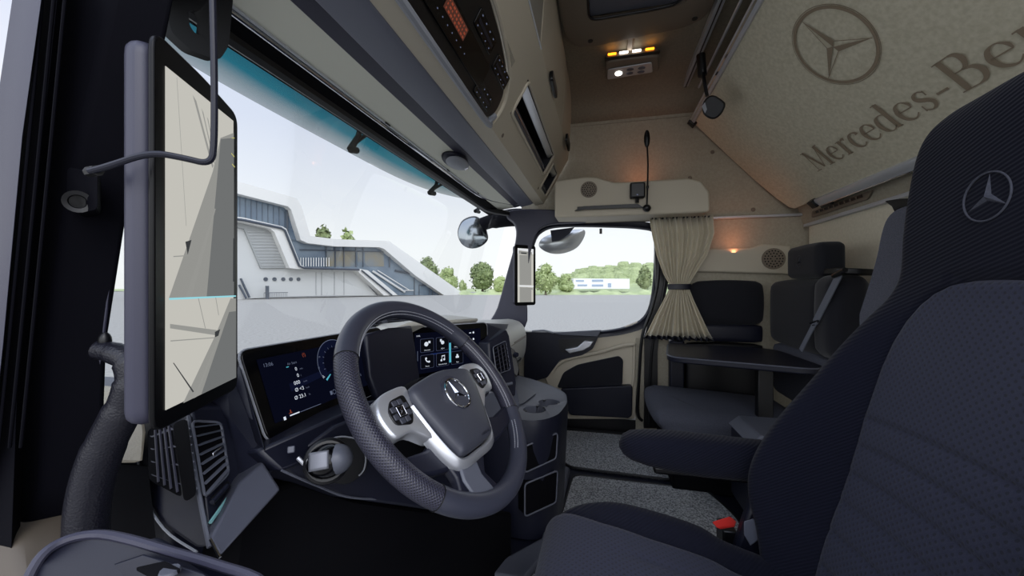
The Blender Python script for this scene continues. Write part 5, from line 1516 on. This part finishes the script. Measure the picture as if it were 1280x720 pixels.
def cat(tab, z):
    i = 0
    while i < len(tab) - 2 and z > tab[i + 1][0]: i += 1
    p1, p2 = tab[i], tab[i + 1]; p0 = tab[max(i - 1, 0)]; p3 = tab[min(i + 2, len(tab) - 1)]
    t = (z - p1[0]) / (p2[0] - p1[0])
    r = []
    for k in range(1, len(p1)):
        m1 = (p2[k] - p0[k]) / max(p2[0] - p0[0], 1e-6) * (p2[0] - p1[0]); m2 = (p3[k] - p1[k]) / max(p3[0] - p1[0], 1e-6) * (p2[0] - p1[0])
        t2, t3 = t * t, t ** 3
        r.append((2 * t3 - 3 * t2 + 1) * p1[k] + (t3 - 2 * t2 + t) * m1 + (-2 * t3 + 3 * t2) * p2[k] + (t3 - t2) * m2)
    return r
def back_front(x, z, prm):
    hw, y0, bp, iw, th = prm
    ax_ = abs(x)
    t = sm((ax_ - iw * .95) / max(hw * .80 - iw * .95, .03))
    y = y0 + bp * t
    # round over at the outer edge
    e_ = (ax_ - hw * .80) / (hw * .20)
    if e_ > 0: y -= (1 - math.sqrt(max(0, 1 - min(1, e_) ** 2))) * th * .55
    y -= .006 * (ax_ / hw) ** 2
    return y
def in_insert(x, z): 
    if z > .012 or z < -.70: return False
    iw = ins_w(z); return abs(x) < iw
def ins_w(z):
    tab = [(-.70, .162), (-.55, .172), (-.40, .180), (-.25, .178), (-.15, .170), (-.10, .160), (-.06, .144), (-.03, .124), (-.01, .100), (.004, .070), (.0105, .035), (.0125, 0)]
    return interp(tab, z)[1]
NZ, NX = 150, 90
quilts = [(-.595,), (-.525,), (-.460,), (-.402,), (-.346,), (-.292,), (-.240,)]
# bolster/headrest shell: front + sides + back as one loft, with the insert laid into a shallow dished field
mb = MB(); rings = []
for i in range(NZ + 1):
    z = -.66 + (.318 + .66) * (1 - (1 - i / NZ) ** 1.3)
    prm = cat(rowsB, z); hw, y0, bp, iw, th = prm
    ring_ = []
    for j in range(NX + 1):
        x = -hw + 2 * hw * j / NX
        x = hw * math.sin((j / NX - .5) * math.pi) if True else x
        y = back_front(x, z, prm)
        w_ = ins_w(z) if z < .0125 else -1
        if w_ > 0:
            d = w_ - abs(x)
            if d > -.008: y -= .007 * sm((d + .008) / .010)
        if -.01 < z - .0135 < .01 and abs(x) < .08: y -= .003
        ring_.append(V((XC + x, y, z)))
    for j in range(1, 16):
        a = math.pi * j / 16
        x = hw * math.cos(a); ring_.append(V((XC + x, y0 - th * .45 - th * .6 * math.sin(a), z)))
    rings.append(ring_)
mb.loft(rings); mb.build('backrest', 'fab', ds, angle=80, label='ribbed dark fabric backrest with tall integrated headrest')
mb = MB(); P = []
nz, nx = 160, 40
for i in range(nz + 1):
    z = -.655 + (.0125 + .655) * (1 - (1 - i / nz) ** 1.6) 
    w_ = max(ins_w(z) - .001, .0005); row = []
    prm = cat(rowsB, z)
    for j in range(nx + 1):
        s_ = j / nx * 2 - 1
        x = w_ * s_; y = back_front(x, z, prm)
        edge = min((1 - abs(s_)) * w_, abs(.0125 - z) * .8)
        puff = .005 * sm(edge / .012) - .006 * (1 - sm(edge / .005))
        for (qz,) in quilts:
            zz = z - qz + .012 * (s_ ** 2)     # gently sagging quilt lines
            puff -= .006 * math.exp(-(zz / .006) ** 2) * sm(edge / .02)
        row.append(V((XC + x, y + puff, z)))
    P.append(row)
mb.grid(P); mb.build('back_insert', 'ins', ds, angle=80, label='grey blue dotted backrest insert with quilted lines')
# embossed star on headrest
mb = MB(); c = V((.712, -.5535, .135)); 
su, sv, sn = V((-1, 0, 0)), V((0, -.07, .997)), V((0, 1, .07))
mb.tube([c + (su * math.cos(t) + sv * math.sin(t)) * .036 for t in [2 * math.pi * k / 48 for k in range(48)]], .0014, 6, closed=True)
star(mb, c - sn * .002, su, sv, sn, .035, .005, 0, 0, .17); mb.build('embossed_star', 'fab_grey', ds, angle=15)
# cushion
rowsC = [  # y, half width, z of centre, bolster height
 (-.50, .26, -.60, .02), (-.38, .262, -.602, .020), (-.27, .265, -.578, .020), (-.20, .268, -.552, .024), (-.05, .270, -.525, .022), (.04, .268, -.522, .008), (.085, .255, -.530, 0), (.115, .235, -.552, 0), (.130, .215, -.59, 0), (.13, .21, -.64, 0), (.12, .20, -.68, 0)]
mb = MB(); mbi = MB(); rings = []; PI_ = []
def cw(y): return interp([(-.6, .160), (-.1, .165), (.0, .18), (.05, .20), (.085, .215), (.2, .22)], y)[1]
NY = 90
path = []
for i in range(NY + 1):
    s_ = i / NY * (len(rowsC) - 1); k = min(int(s_), len(rowsC) - 2); t = s_ - k
    p0 = rowsC[max(k - 1, 0)]; p1 = rowsC[k]; p2 = rowsC[k + 1]; p3 = rowsC[min(k + 2, len(rowsC) - 1)]
    q_ = [.5 * ((2 * b) + (c2 - a) * t + (2 * a - 5 * b + 4 * c2 - d) * t * t + (3 * b - a - 3 * c2 + d) * t ** 3) for a, b, c2, d in zip(p0, p1, p2, p3)]
    path.append(q_)
for y, hw, zc, bh in path:
    row = []; cwid = cw(y) * min(1, hw / .2)
    for j in range(61):
        x = hw * math.sin((j / 60 - .5) * math.pi); ax_ = abs(x)
        z = zc + bh * sm((ax_ - cwid) / .05)
        e_ = (ax_ - (hw - .045)) / .045
        if e_ > 0: z -= .07 * (1 - math.sqrt(max(0, 1 - min(1, e_) ** 2)))
        if cwid - ax_ > -.006: z -= .006 * sm((cwid - ax_ + .006) / .008)
        row.append(V((XC + x, y, z)))
    row += [V((XC + hw, y, zc - .12)), V((XC, min(y, .10), zc - .13)), V((XC - hw, y, zc - .12))]
    rings.append(row)
    ri = []
    for j in range(33):
        q2 = j / 32 * 2 - 1; x = (cwid - .001) * q2
        z = zc + .004 * sm((1 - abs(q2)) * cwid / .012) - .005 * (1 - sm((1 - abs(q2)) * cwid / .005))
        for xq in (-.045, .02, .085) : z -= .004 * math.exp(-((x - xq + (y + .2) * .02) / .004) ** 2) * (1 if y < -.03 else max(0, 1 - (y + .03) / .015))
        z -= .004 * math.exp(-((y + .03) / .005) ** 2) * (1 if -.05 < x < .09 else 0)
        ri.append(V((XC + x, y, z)))
    PI_.append(ri)
mb.loft(rings); mb.build('seat', 'fab', ds, angle=80)
mbi.grid([[p + V((0, .003 if p.y > .1 else 0, 0)) for p in r_] for r_ in PI_]); mbi.build('seat_insert', 'ins_flat', ds, angle=80)
mb = MB(); mb.box(XC - .20, XC + .20, -.45, .06, -.88, -.64); mb.build('base', 'blackm', ds, bevel=.02)
mb = MB(); mb.prism([(.975, -.30, -.88), (.975, -.30, -.60), (.975, -.34, -.46), (.975, -.50, -.46), (.975, -.52, -.88)], (.03, 0, 0)); sdp = mb.build('side_cover', 'navy', ds, bevel=.008)
# adjuster buttons
aj = [W(a, b, D=c) for a, b, c in [(930, 652, .86), (942, 648, .86), (954, 662, .86), (952, 672, .86), (938, 682, .86), (930, 668, .86)]]
mb = MB(); mb.prism(aj, -W(948, 665, D=.012)); ap = mb.build('adjuster_panel', 'grey', ds, bevel=.002)
mb = MB()
for a, b in ((936, 662), (942, 656), (939, 671), (946, 665)): mb.sphere(W(a, b, D=.855), .006, .006, .005, 6)
mb.build('adjuster_buttons', 'navy', ap)
# armrest
ar = MB()
rings = []
tipc = W(795, 545, D=1.03); rearc = W(930, 575, D=.93)
prof = [(0, .004, .006, -.002), (.01, .028, .022, 0), (.03, .040, .033, 0), (.07, .048, .040, -.002), (.13, .050, .046, -.004), (.20, .048, .048, -.006), (.28, .045, .047, -.006), (.36, .042, .045, -.004)]
ax0 = V((1.06, -.045, -.385))
for s_, hw, hh_, dz in prof:
    y = ax0.y - s_; cz = -.413 - .02 * s_ + dz
    rings.append([V((1.06 + hw * math.copysign(abs(math.cos(t)) ** .6, math.cos(t)), y, cz + hh_ * math.copysign(abs(math.sin(t)) ** .75, math.sin(t)))) for t in [2 * math.pi * k / 32 for k in range(32)]])
ar.loft(rings); arm = ar.build('armrest', 'fab', ds, angle=80)
mb = MB(); mb.box(1.035, 1.09, -.40, -.13, -.475, -.455); mb.build('armrest_carrier', 'black', arm, bevel=.006)
# red belt buckle
bk2 = empty('belt_buckle', W(903, 655, D=.97), 'red and black belt buckle standing beside the driver seat cushion', 'buckle')
c = W(903, 655, D=.93)
mb = MB(); mb.obox(c + V((0.01, -.012, -.040)), (.028, 0, 0), (0, .016, 0), (0, 0, .035)); mb.build('body', 'black', bk2, bevel=.004)
mb = MB(); mb.prism([W(889, 652, D=.905), W(912, 645, D=.915), W(917, 650, D=.915), W(915, 657, D=.905), W(896, 660, D=.90)], (.005, -.008, -.006)); mb.build('release_button', 'red', bk2, bevel=.002)
# ================================================================== OUTSIDE MIRRORS
M['mirror'] = mat('mirror face', (138, 144, 150), .12, metal=1)
fm = empty('front_mirror', W(592, 308, D=2.9), 'rounded convex front mirror hanging on a dark arm outside the windshield', 'mirror')
DM = 2.85
ol = [(574, 285), (580, 276), (593, 272), (603, 278), (608, 290), (609, 300), (600, 308), (588, 310), (578, 305), (573, 295)]
oo = spline([W(a, b, D=DM) for a, b in ol], 4, True)
mc = W(591, 291, D=DM); mf = (-mc).normalized(); mf = (mf + V((0, 0, -.25))).normalized()
mb = MB(); mb.loft([[mc + (p - mc) * g - mf * h_ for p in oo] for g, h_ in ((1.03, 0), (1.05, .03), (.9, .10), (.5, .14))]); mb.build('shell', 'black', fm)
mb = MB(); mb.loft([[mc + (p - mc) * g + mf * h_ for p in oo] for g, h_ in ((1.0, .0), (.85, .005), (.6, .010), (.3, .013), (.05, .014))]); mb.build('glass', 'mirror', fm)
mb = MB(); mb.tube(spline([W(604, 280, D=DM + .05), W(620, 275, D=2.75), W(640, 272, D=2.6), W(655, 272, D=2.55)], 4), [.05] * 4 + [.06] * 8 + [.06], 12); mb.build('arm', 'pillar', fm)
km = empty('kerb_mirror', W(700, 318, D=2.8), 'pale wide kerb mirror above the passenger door window outside', 'mirror')
ol = [(674, 306), (680, 297), (700, 290), (725, 287), (731, 290), (728, 300), (720, 310), (706, 316), (692, 317), (680, 313)]
oo = spline([W(a, b, D=2.85) for a, b in ol], 4, True); mc = W(703, 302, D=2.85); mf = (-mc).normalized()
mb = MB(); mb.loft([[mc + (p - mc) * g - mf * h_ for p in oo] for g, h_ in ((1.02, 0), (1.03, .04), (.9, .10), (.4, .14))]); mb.build('shell', 'lgrey', km)
M['mirror_p'] = mat('pale mirror face', (190, 192, 194), .25, metal=.7)
mb = MB(); mb.loft([[mc + (p - mc) * g + mf * h_ for p in oo] for g, h_ in ((1.0, 0), (.8, .012), (.5, .024), (.1, .03))]); mb.build('glass', 'mirror_p', km)
mb = MB(); mb.prism([W(a, b, D=2.80) for a, b in [(688, 288), (718, 284), (712, 292), (700, 300), (690, 302)]], mf * -.02); mb.build('bracket', 'navy', km)
# wiper
mb = MB()
P0 = [V((1.15, .80, -.205)), V((1.5, .80, -.188)), V((1.9, .79, -.196)), V((2.15, .77, -.20))]
mb.tube(spline(P0, 6), .006, 8); mb.tube(spline([V((1.25, .83, -.20)), V((1.6, .83, -.180)), V((2.0, .82, -.19))], 6), .005, 8)
tag(mb.build('wiper', 'black'), 'black wiper lying along the foot of the windshield', 'wiper')

# ================================================================== OUTSIDE WORLD
M['asphalt'] = mat('pale asphalt', (150, 147, 141), .95, bump='noise', scale=6, strength=.3, col2=(170, 167, 160), cscale=7)
M['grass'] = mat('light meadow grass', (160, 172, 126), 1, col2=(190, 200, 150), cscale=.3)
mb = MB(); mb.poly([(-60, -250, GND), (230, -250, GND), (230, 330, GND), (-60, 330, GND)])
struct(mb.build('ground', 'asphalt', smooth=False))
mb = MB(); mb.poly([(150, -700, GND + .0), (1400, -700, GND), (1400, 1200, GND), (150, 1200, GND)]); mb.v = [p + V((0, 0, -.05)) for p in mb.v]
mb.poly([(-60, 330, GND - .05), (-60, 1200, GND - .05), (230, 1200, GND - .05), (230, 330, GND - .05)])
struct(mb.build('terrain', 'grass', smooth=False))
# low grassy bank beyond the yard
bank = []
for i in range(60):
    px = 560 + i * 5.2
    d = ray(px, 360); D = 135
    top = GND + 1.1 + .5 * math.sin(i * .7) + .4 * math.sin(i * 1.9)
    bank.append([d * D + V((0, 0, GND)), (d * (D + 4)) + V((0, 0, top)), (d * (D + 20)) + V((0, 0, top)), (d * (D + 26)) + V((0, 0, GND))])
mb = MB(); mb.grid(bank)
struct(mb.build('grass_bank', 'grass'))

# ---- showroom building on a plane that recedes to the right
g0 = W(300, 374.0, D=1); g0 = g0 * (-GND / ((374.5 - 360) / F)); g1 = W(585, 368, D=1) * (-GND / ((368.3 - 360) / F))
bx = (V((g1.x, g1.y, 0)) - V((g0.x, g0.y, 0))).normalized(); bnrm = V((bx.y, -bx.x, 0))
if bnrm.dot(V((g0.x, g0.y, 0))) > 0: bnrm = -bnrm
def BL(px, py, back=0):
    """a pixel on the facade plane, set back by 'back' metres along the facade normal"""
    d = ray(px, py); o = V((g0.x, g0.y, 0)) - bnrm * back
    t = o.dot(bnrm) / V((d.x, d.y, 0)).dot(bnrm)
    p = d * t
    return V((p.x, p.y, max(p.z, GND - .2)))
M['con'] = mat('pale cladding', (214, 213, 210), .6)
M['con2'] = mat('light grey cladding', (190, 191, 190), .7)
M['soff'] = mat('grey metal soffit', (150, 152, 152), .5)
M['bglass'] = mat('building glass', (84, 98, 114), .2, spec=.5, col2=(116, 130, 142), cscale=.12)
M['bglass_w'] = mat('warm interior glass', (118, 112, 96), .15, spec=.6, col2=(96, 112, 128), cscale=.15)
M['mull'] = mat('dark mullion', (70, 76, 86), .5)
bld = empty('showroom_building', BL(440, 370), 'angular white and glass building beyond the yard seen through the windshield', 'building')
def bp(name, px, m, back=0, th=6, lab=None, **kw):
    mb = MB(); mb.prism([BL(a, b, back) for a, b in px], -bnrm * th); return mb.build(name, m, bld, smooth=False, label=lab)
# folded white roof band: upper box, step, lower box, slope to ground
bp('roof_band', [(220, 210), (305, 229), (371, 248), (377, 258), (388, 295), (420, 299), (480, 301), (484, 303), (520, 333), (576, 368), (567, 369.5), (555, 369), (520, 345), (480, 311), (474, 309), (420, 308), (385, 304), (376, 300), (364, 262), (360, 258), (305, 244), (220, 222)], 'con', 0, 14)
bp('roof_slab_side', [(480, 301), (486, 301.2), (578, 366), (576, 368.5), (567, 369.2), (520, 336)], 'con', 1.5, 12)
# upper glazing
bp('upper_glass', [(220, 222), (305, 244), (362, 259), (377, 301), (376, 302), (300, 300), (220, 290)], 'bglass', 2.0, 2)
mb = MB()
for a, b, c2, d2 in [(359, 260, 359, 299), (361, 262, 374, 299)]: mb.tube([BL(a, b, 1.8), BL(c2, d2, 1.8)], .22, 6)
for k in range(9): mb.tube([BL(300 + k * 7, 243 + k * 1.9, 1.9), BL(300 + k * 7, 290, 1.9)], .05, 4)
mb.build('mullions', 'mull', bld)
# middle band
bp('balcony_band', [(220, 262), (305, 272), (353, 283), (358, 286), (376, 331), (382, 334), (450, 336), (460, 338), (497, 368.8), (480, 369.3), (447, 339), (370, 336), (362, 335), (343, 290), (338, 286), (305, 278), (220, 268)], 'con', -1, 8)
mb = MB()
for lst in ([(220, 264.5), (305, 275.2), (351, 285), (356, 288), (374, 332.5), (380, 335), (449, 337)], ):
    mb.tube([BL(a, b, -1.3) for a, b in lst], .28, 5)
mb.tube([BL(a, b, -1.3) for a, b in ((452, 338), (490, 369))], .22, 5)
mb.build('shadow_gap', 'mull', bld)
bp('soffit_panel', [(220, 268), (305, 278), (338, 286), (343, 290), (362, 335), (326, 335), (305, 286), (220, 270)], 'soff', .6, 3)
mb = MB()
for k in range(12):
    y = 290 + k * 3.8; mb.tube([BL(309 + k * 1.6, y, .5), BL(342 + k * 1.6, y, .5)], .06, 4)
mb.build('soffit_lines', 'con2', bld)
# lower white wall with its spot openings
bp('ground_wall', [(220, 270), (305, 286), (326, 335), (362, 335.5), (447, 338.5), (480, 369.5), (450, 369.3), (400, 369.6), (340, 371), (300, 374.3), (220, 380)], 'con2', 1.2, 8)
mb = MB()
for x in (332, 343, 354, 363.5, 373): mb.lathe(BL(x, 349, 1.15), bnrm, [(0, .45), (.12, .45), (.12, .05)], 10)
mb.build('wall_lights', 'mull', bld)
mb = MB(); mb.tube([BL(446, 341, 1.1), BL(472, 369, 1.1)], .1, 4)
for a in (395, 402, 418, 430): mb.tube([BL(a, 340, 1.1), BL(a, 369, 1.1)], .04, 4)
mb.tube([BL(301, 348, 1.0), BL(312, 372, .2)], .22, 5); mb.tube([BL(299, 356, 1.0), BL(308, 373, .2)], .22, 5)
for k in range(14): mb.tube([BL(330 + k * 2.2, 366, -.5), BL(330 + k * 2.2, 371.5 - k * .06, -.5)], .05, 4)
mb.tube([BL(330, 366, -.5), BL(360, 365.6, -.5)], .06, 4); mb.obox(BL(334, 366.5, -.6), bx * .3, bnrm * .2, V((0, 0, 1.6)))
mb.build('wall_joints', 'mull', bld)
# lower glazing, warm interior behind parts
bp('lower_glass', [(362, 298), (385, 305), (474, 310), (484, 313), (556, 369.2), (494, 369), (458, 338), (450, 336), (380, 334), (374, 331)], 'bglass', 2.0, 2)
for x0, x1 in ((407, 418), (420, 444), (447, 453), (456, 480)): bp('lit_interior', [(x0, 314), (x1, 314), (x1, 333), (x0, 333)], 'bglass_w', 1.9, .5)
mb = MB()
for x in (408, 419, 430, 445, 454, 487): mb.tube([BL(x, 308, 1.7), BL(x, 334, 1.7)], .14, 5)
mb.tube([BL(375, 312, 1.7), BL(490, 315, 1.7)], .12, 5)
mb.tube([BL(494, 338, 1.7), BL(518, 343, 1.7)], .3, 5); mb.tube([BL(518, 342, 1.7), BL(518, 369, 1.7)], .16, 5)
for x, y in ((524, 356), (537, 357), (541, 363)): mb.tube([BL(x, y, 1.7), BL(x, 369, 1.7)], .12, 5)
mb.tube([BL(524, 356.5, 1.7), BL(537, 356.5, 1.7)], .15, 5)
mb.build('mullions', 'mull', bld)
mb = MB()
for k in range(12): mb.tube([BL(376 + k * 3.2, 322, 1.6), BL(376 + k * 3.2, 333, 1.6)], .12, 4)
mb.tube([BL(466, 339, 1.6), BL(506, 365, 1.6)], .3, 5); mb.tube([BL(472, 338, 1.6), BL(512, 363, 1.6)], .15, 5); mb.tube([BL(506, 363, 1.6), BL(517, 363, 1.6)], .12, 5)
mb.build('balustrade', 'con', bld)

# ---- trees
M['leaf'] = mat('fresh green leaves', (140, 156, 96), .8, col2=(172, 184, 130), cscale=.5)
M['leafd'] = mat('dark green leaves', (104, 118, 74), .8, col2=(140, 152, 104), cscale=.6)
M['leafp'] = mat('hazy green leaves', (146, 162, 110), .9, col2=(172, 184, 136), cscale=.3)
M['bark'] = mat('grey brown bark', (112, 102, 88), .9)
def tree(label, px, base, ptop, wpx, D, m, group='trees and bushes at the far edge of the yard', seed=0, n=900, name='leafy_tree', z0=None, lumps=9):
    rr = random.Random(seed)
    c = ray(px, 360) * D; zt = (360 - ptop) / F * D; zb = GND if z0 is None else z0
    w = wpx / F * D / 2; h = zt - zb
    t = empty(name, (c.x, c.y, zb), label, 'tree', group)
    mb = MB(); mb.tube([(c.x, c.y, zb), (c.x + .1 * w, c.y, zb + h * .35), (c.x, c.y, zb + h * .7)], [w * .09, w * .06, w * .03], 7)
    for k in range(3): mb.tube([(c.x, c.y, zb + h * .3), (c.x + w * .4 * math.cos(k * 2.1), c.y + w * .4 * math.sin(k * 2.1), zb + h * (.55 + .1 * k))], [w * .05, w * .02], 6)
    mb.build('trunk', 'bark', t)
    mb = MB(); cl = []
    for k in range(lumps):
        a = rr.uniform(0, 6.28); e_ = rr.uniform(-.2, .75) if k else .5
        r0 = rr.uniform(.35, .62) * (1 - .45 * max(0, e_))
        cl.append((V((c.x + w * r0 * math.cos(a), c.y + w * r0 * math.sin(a), zb + h * (.40 + .50 * e_ * .75))), w * rr.uniform(.36, .5), h * rr.uniform(.18, .26)))
    cl.append((V((c.x, c.y, zb + h * .78)), w * .5, h * .22)); cl.append((V((c.x, c.y, zb + h * .38)), w * .75, h * .34))
    ls = max(w, h) * .042; n = int(n * 1.5)
    for i in range(n):
        q_, rw, rh_ = rr.choice(cl)
        d = V((rr.gauss(0, 1), rr.gauss(0, 1), rr.gauss(0, 1))).normalized(); rad = rr.uniform(.75, 1.05)
        p = q_ + V((d.x * rw, d.y * rw, d.z * rh_)) * rad
        u = V((rr.gauss(0, 1), rr.gauss(0, 1), rr.gauss(0, 1))).normalized(); v = u.cross(d).normalized() * ls * rr.uniform(.6, 1.3); u = u * ls
        mb.poly([p - u, p - v * .8, p + u, p + v * .8], 0)
    for q_, rw, rh_ in cl: mb.sphere(q_, rw * .82, rw * .82, rh_ * .82, 6, 0)
    mb.build('crown', m, t, smooth=False)
    return t
tree('bushy tree showing above the low roof, left one', 404, 300, 281, 34, 175, 'leafd', seed=1)
tree('bushy tree showing above the low roof, right of its neighbour', 434, 300, 286, 26, 180, 'leaf', seed=2)
tree('green tree right behind the sloping building end, tall one', 534, 362, 320, 34, 170, 'leafd', seed=3)
tree('lower green tree at the foot of the sloping building end', 560, 362, 333, 30, 150, 'leaf', seed=4)
tree('round dark green tree alone beside the far camera monitor', 603, 362, 327, 42, 165, 'leafd', seed=5, n=1500)
tree('small light bush at the left foot of the round dark tree', 578, 362, 349, 12, 165, 'leaf', seed=6, n=300, name='bush')
tree('light green low bush at the right foot of the round dark tree', 626, 362, 344, 28, 140, 'leaf', seed=7, n=500, name='bush')
tree('full green tree right of the far camera monitor', 682, 360, 329, 34, 130, 'leaf', seed=8, n=1400)
tree('lower round green bush right of the full green tree', 707, 360, 341, 28, 140, 'leaf', seed=9, n=800, name='bush')
tree('green tree nearest to the curtain at the far yard edge', 806, 360, 331, 22, 190, 'leafd', seed=10, n=800)
# wooded hill in the distance
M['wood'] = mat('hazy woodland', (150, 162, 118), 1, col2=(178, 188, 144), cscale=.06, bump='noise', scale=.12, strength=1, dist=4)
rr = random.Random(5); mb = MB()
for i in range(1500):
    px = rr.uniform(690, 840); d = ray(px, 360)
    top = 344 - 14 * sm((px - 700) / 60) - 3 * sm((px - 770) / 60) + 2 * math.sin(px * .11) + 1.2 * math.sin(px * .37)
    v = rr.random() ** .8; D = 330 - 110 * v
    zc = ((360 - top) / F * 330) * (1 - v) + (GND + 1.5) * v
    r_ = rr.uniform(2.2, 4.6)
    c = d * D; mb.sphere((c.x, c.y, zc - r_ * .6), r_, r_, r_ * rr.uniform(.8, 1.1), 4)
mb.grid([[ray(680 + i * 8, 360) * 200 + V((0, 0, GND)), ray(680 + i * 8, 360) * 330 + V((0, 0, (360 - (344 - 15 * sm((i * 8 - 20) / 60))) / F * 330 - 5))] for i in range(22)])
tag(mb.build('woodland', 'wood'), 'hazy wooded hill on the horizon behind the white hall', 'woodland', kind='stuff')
# white low hall
hl = empty('white_hall', ray(754, 360) * 190 + V((0, 0, GND)), 'low white hall building far away in front of the wooded hill', 'building')
M['hall'] = mat('white hall wall', (232, 232, 228), .7); M['hallg'] = mat('grey blue hall windows', (150, 166, 186), .3)
def HP(px, py, D=190): p = ray(px, py) * D; return p
hd_ = (HP(787, 350) - HP(716, 350)).normalized(); hb = V((hd_.y, -hd_.x, 0)); hb = hb if hb.dot(HP(750, 360)) > 0 else -hb
mb = MB(); mb.prism([HP(717, 348), HP(787, 348.5), HP(787, 361), HP(717, 361)], hb * 14); mb.build('wall', 'hall', hl, smooth=False)
for x0, x1, y0, y1 in ((740, 754, 349.5, 352), (740, 754, 355.5, 358), (720, 730, 350, 352), (722, 734, 355.5, 357.5), (760, 764, 354, 359)):
    mb = MB(); mb.prism([HP(x0, y0, 189.8), HP(x1, y0, 189.8), HP(x1, y1, 189.8), HP(x0, y1, 189.8)], hb * .4); mb.build('window_band', 'hallg', hl, smooth=False)

# ================================================================== LIGHT
w = bpy.data.worlds.new('sky'); SC.world = w; w.use_nodes = True
t = w.node_tree; t.nodes.clear()
q = N(w) if False else None
class NW(N):
    def __init__(s, tree): s.t = tree
q = NW(t)
tc = q.n('ShaderNodeTexCoord'); sp = q.n('ShaderNodeSeparateXYZ'); q.l(tc.outputs['Generated'], sp.inputs[0])
rp = q.n('ShaderNodeValToRGB'); q.l(sp.outputs['Z'], rp.inputs[0])
e = rp.color_ramp.elements
e[0].position = 0.0; e[0].color = lin((238, 239, 239)); e[1].position = 1; e[1].color = lin((176, 190, 222))
n1 = e.new(.10); n1.color = lin((236, 238, 240)); n2 = e.new(.35); n2.color = lin((206, 212, 228))
nz = q.n('ShaderNodeTexNoise', i_Scale=2.2, i_Detail=5.0); mp = q.n('ShaderNodeMapping'); mp.inputs['Scale'].default_value = (1, 1, 3)
q.l(tc.outputs['Generated'], mp.inputs[0]); q.l(mp.outputs[0], nz.inputs['Vector'])
cr_ = q.n('ShaderNodeValToRGB'); cr_.color_ramp.elements[0].position = .42; cr_.color_ramp.elements[1].position = .62; q.l(nz.outputs[0], cr_.inputs[0])
mx = q.n('ShaderNodeMix', data_type='RGBA'); ml = q.n('ShaderNodeMath', operation='MULTIPLY'); ml.inputs[1].default_value = .45
q.l(cr_.outputs[0], ml.inputs[0]); q.l(ml.outputs[0], mx.inputs['Factor']); q.l(rp.outputs[0], mx.inputs['A']); mx.inputs['B'].default_value = lin((236, 237, 240))
# sky boost behind the viewer and overhead, added to light the cab interior
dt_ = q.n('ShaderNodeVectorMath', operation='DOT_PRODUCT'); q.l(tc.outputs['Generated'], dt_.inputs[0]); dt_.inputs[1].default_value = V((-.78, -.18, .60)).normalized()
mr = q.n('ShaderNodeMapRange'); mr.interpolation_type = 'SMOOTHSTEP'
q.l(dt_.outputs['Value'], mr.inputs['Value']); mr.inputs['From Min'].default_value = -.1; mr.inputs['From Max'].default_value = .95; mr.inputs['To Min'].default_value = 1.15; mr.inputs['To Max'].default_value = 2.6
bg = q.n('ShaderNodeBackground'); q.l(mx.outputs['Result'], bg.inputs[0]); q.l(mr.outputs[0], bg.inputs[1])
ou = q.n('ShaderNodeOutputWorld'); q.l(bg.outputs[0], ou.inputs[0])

sun = bpy.data.lights.new('sun', 'SUN'); sun.energy = .8; sun.angle = math.radians(25); sun.color = (1, .97, .92)
so = bpy.data.objects.new('sun', sun); COL.objects.link(so)
so.rotation_euler = V((-.6, -.45, .62)).to_track_quat('Z', 'Y').to_euler()

def area(name, loc, aim, sx, sy, power, col):
    l = bpy.data.lights.new(name, 'AREA'); l.shape = 'RECTANGLE'; l.size = sx; l.size_y = sy; l.energy = power; l.color = col
    o = bpy.data.objects.new(name, l); COL.objects.link(o); o.location = loc
    o.rotation_euler = (-(V(aim))).to_track_quat('Z', 'Y').to_euler(); return o
# amber ambience strips tucked behind the side shelf and the speaker panel
area('shelf_glow', (2.30, -.22, .615), (.7, 0, 1), .03, .30, .16, (1, .34, .16))
area('panel_glow', (2.33, -.72, .235), (.8, 0, 1), .02, .24, .14, (1, .34, .16))
area('lamp_glow_a', (1.93, -.05, 1.135), (-.6, 0, .5), .02, .03, .012, (1, .45, .08))
area('lamp_glow_b', (1.93, -.225, 1.135), (-.6, 0, .5), .02, .03, .012, (1, .45, .08))
area('lamp_glow_c', (1.93, -.135, 1.135), (-.6, 0, .5), .02, .06, .015, (1, .95, .88))
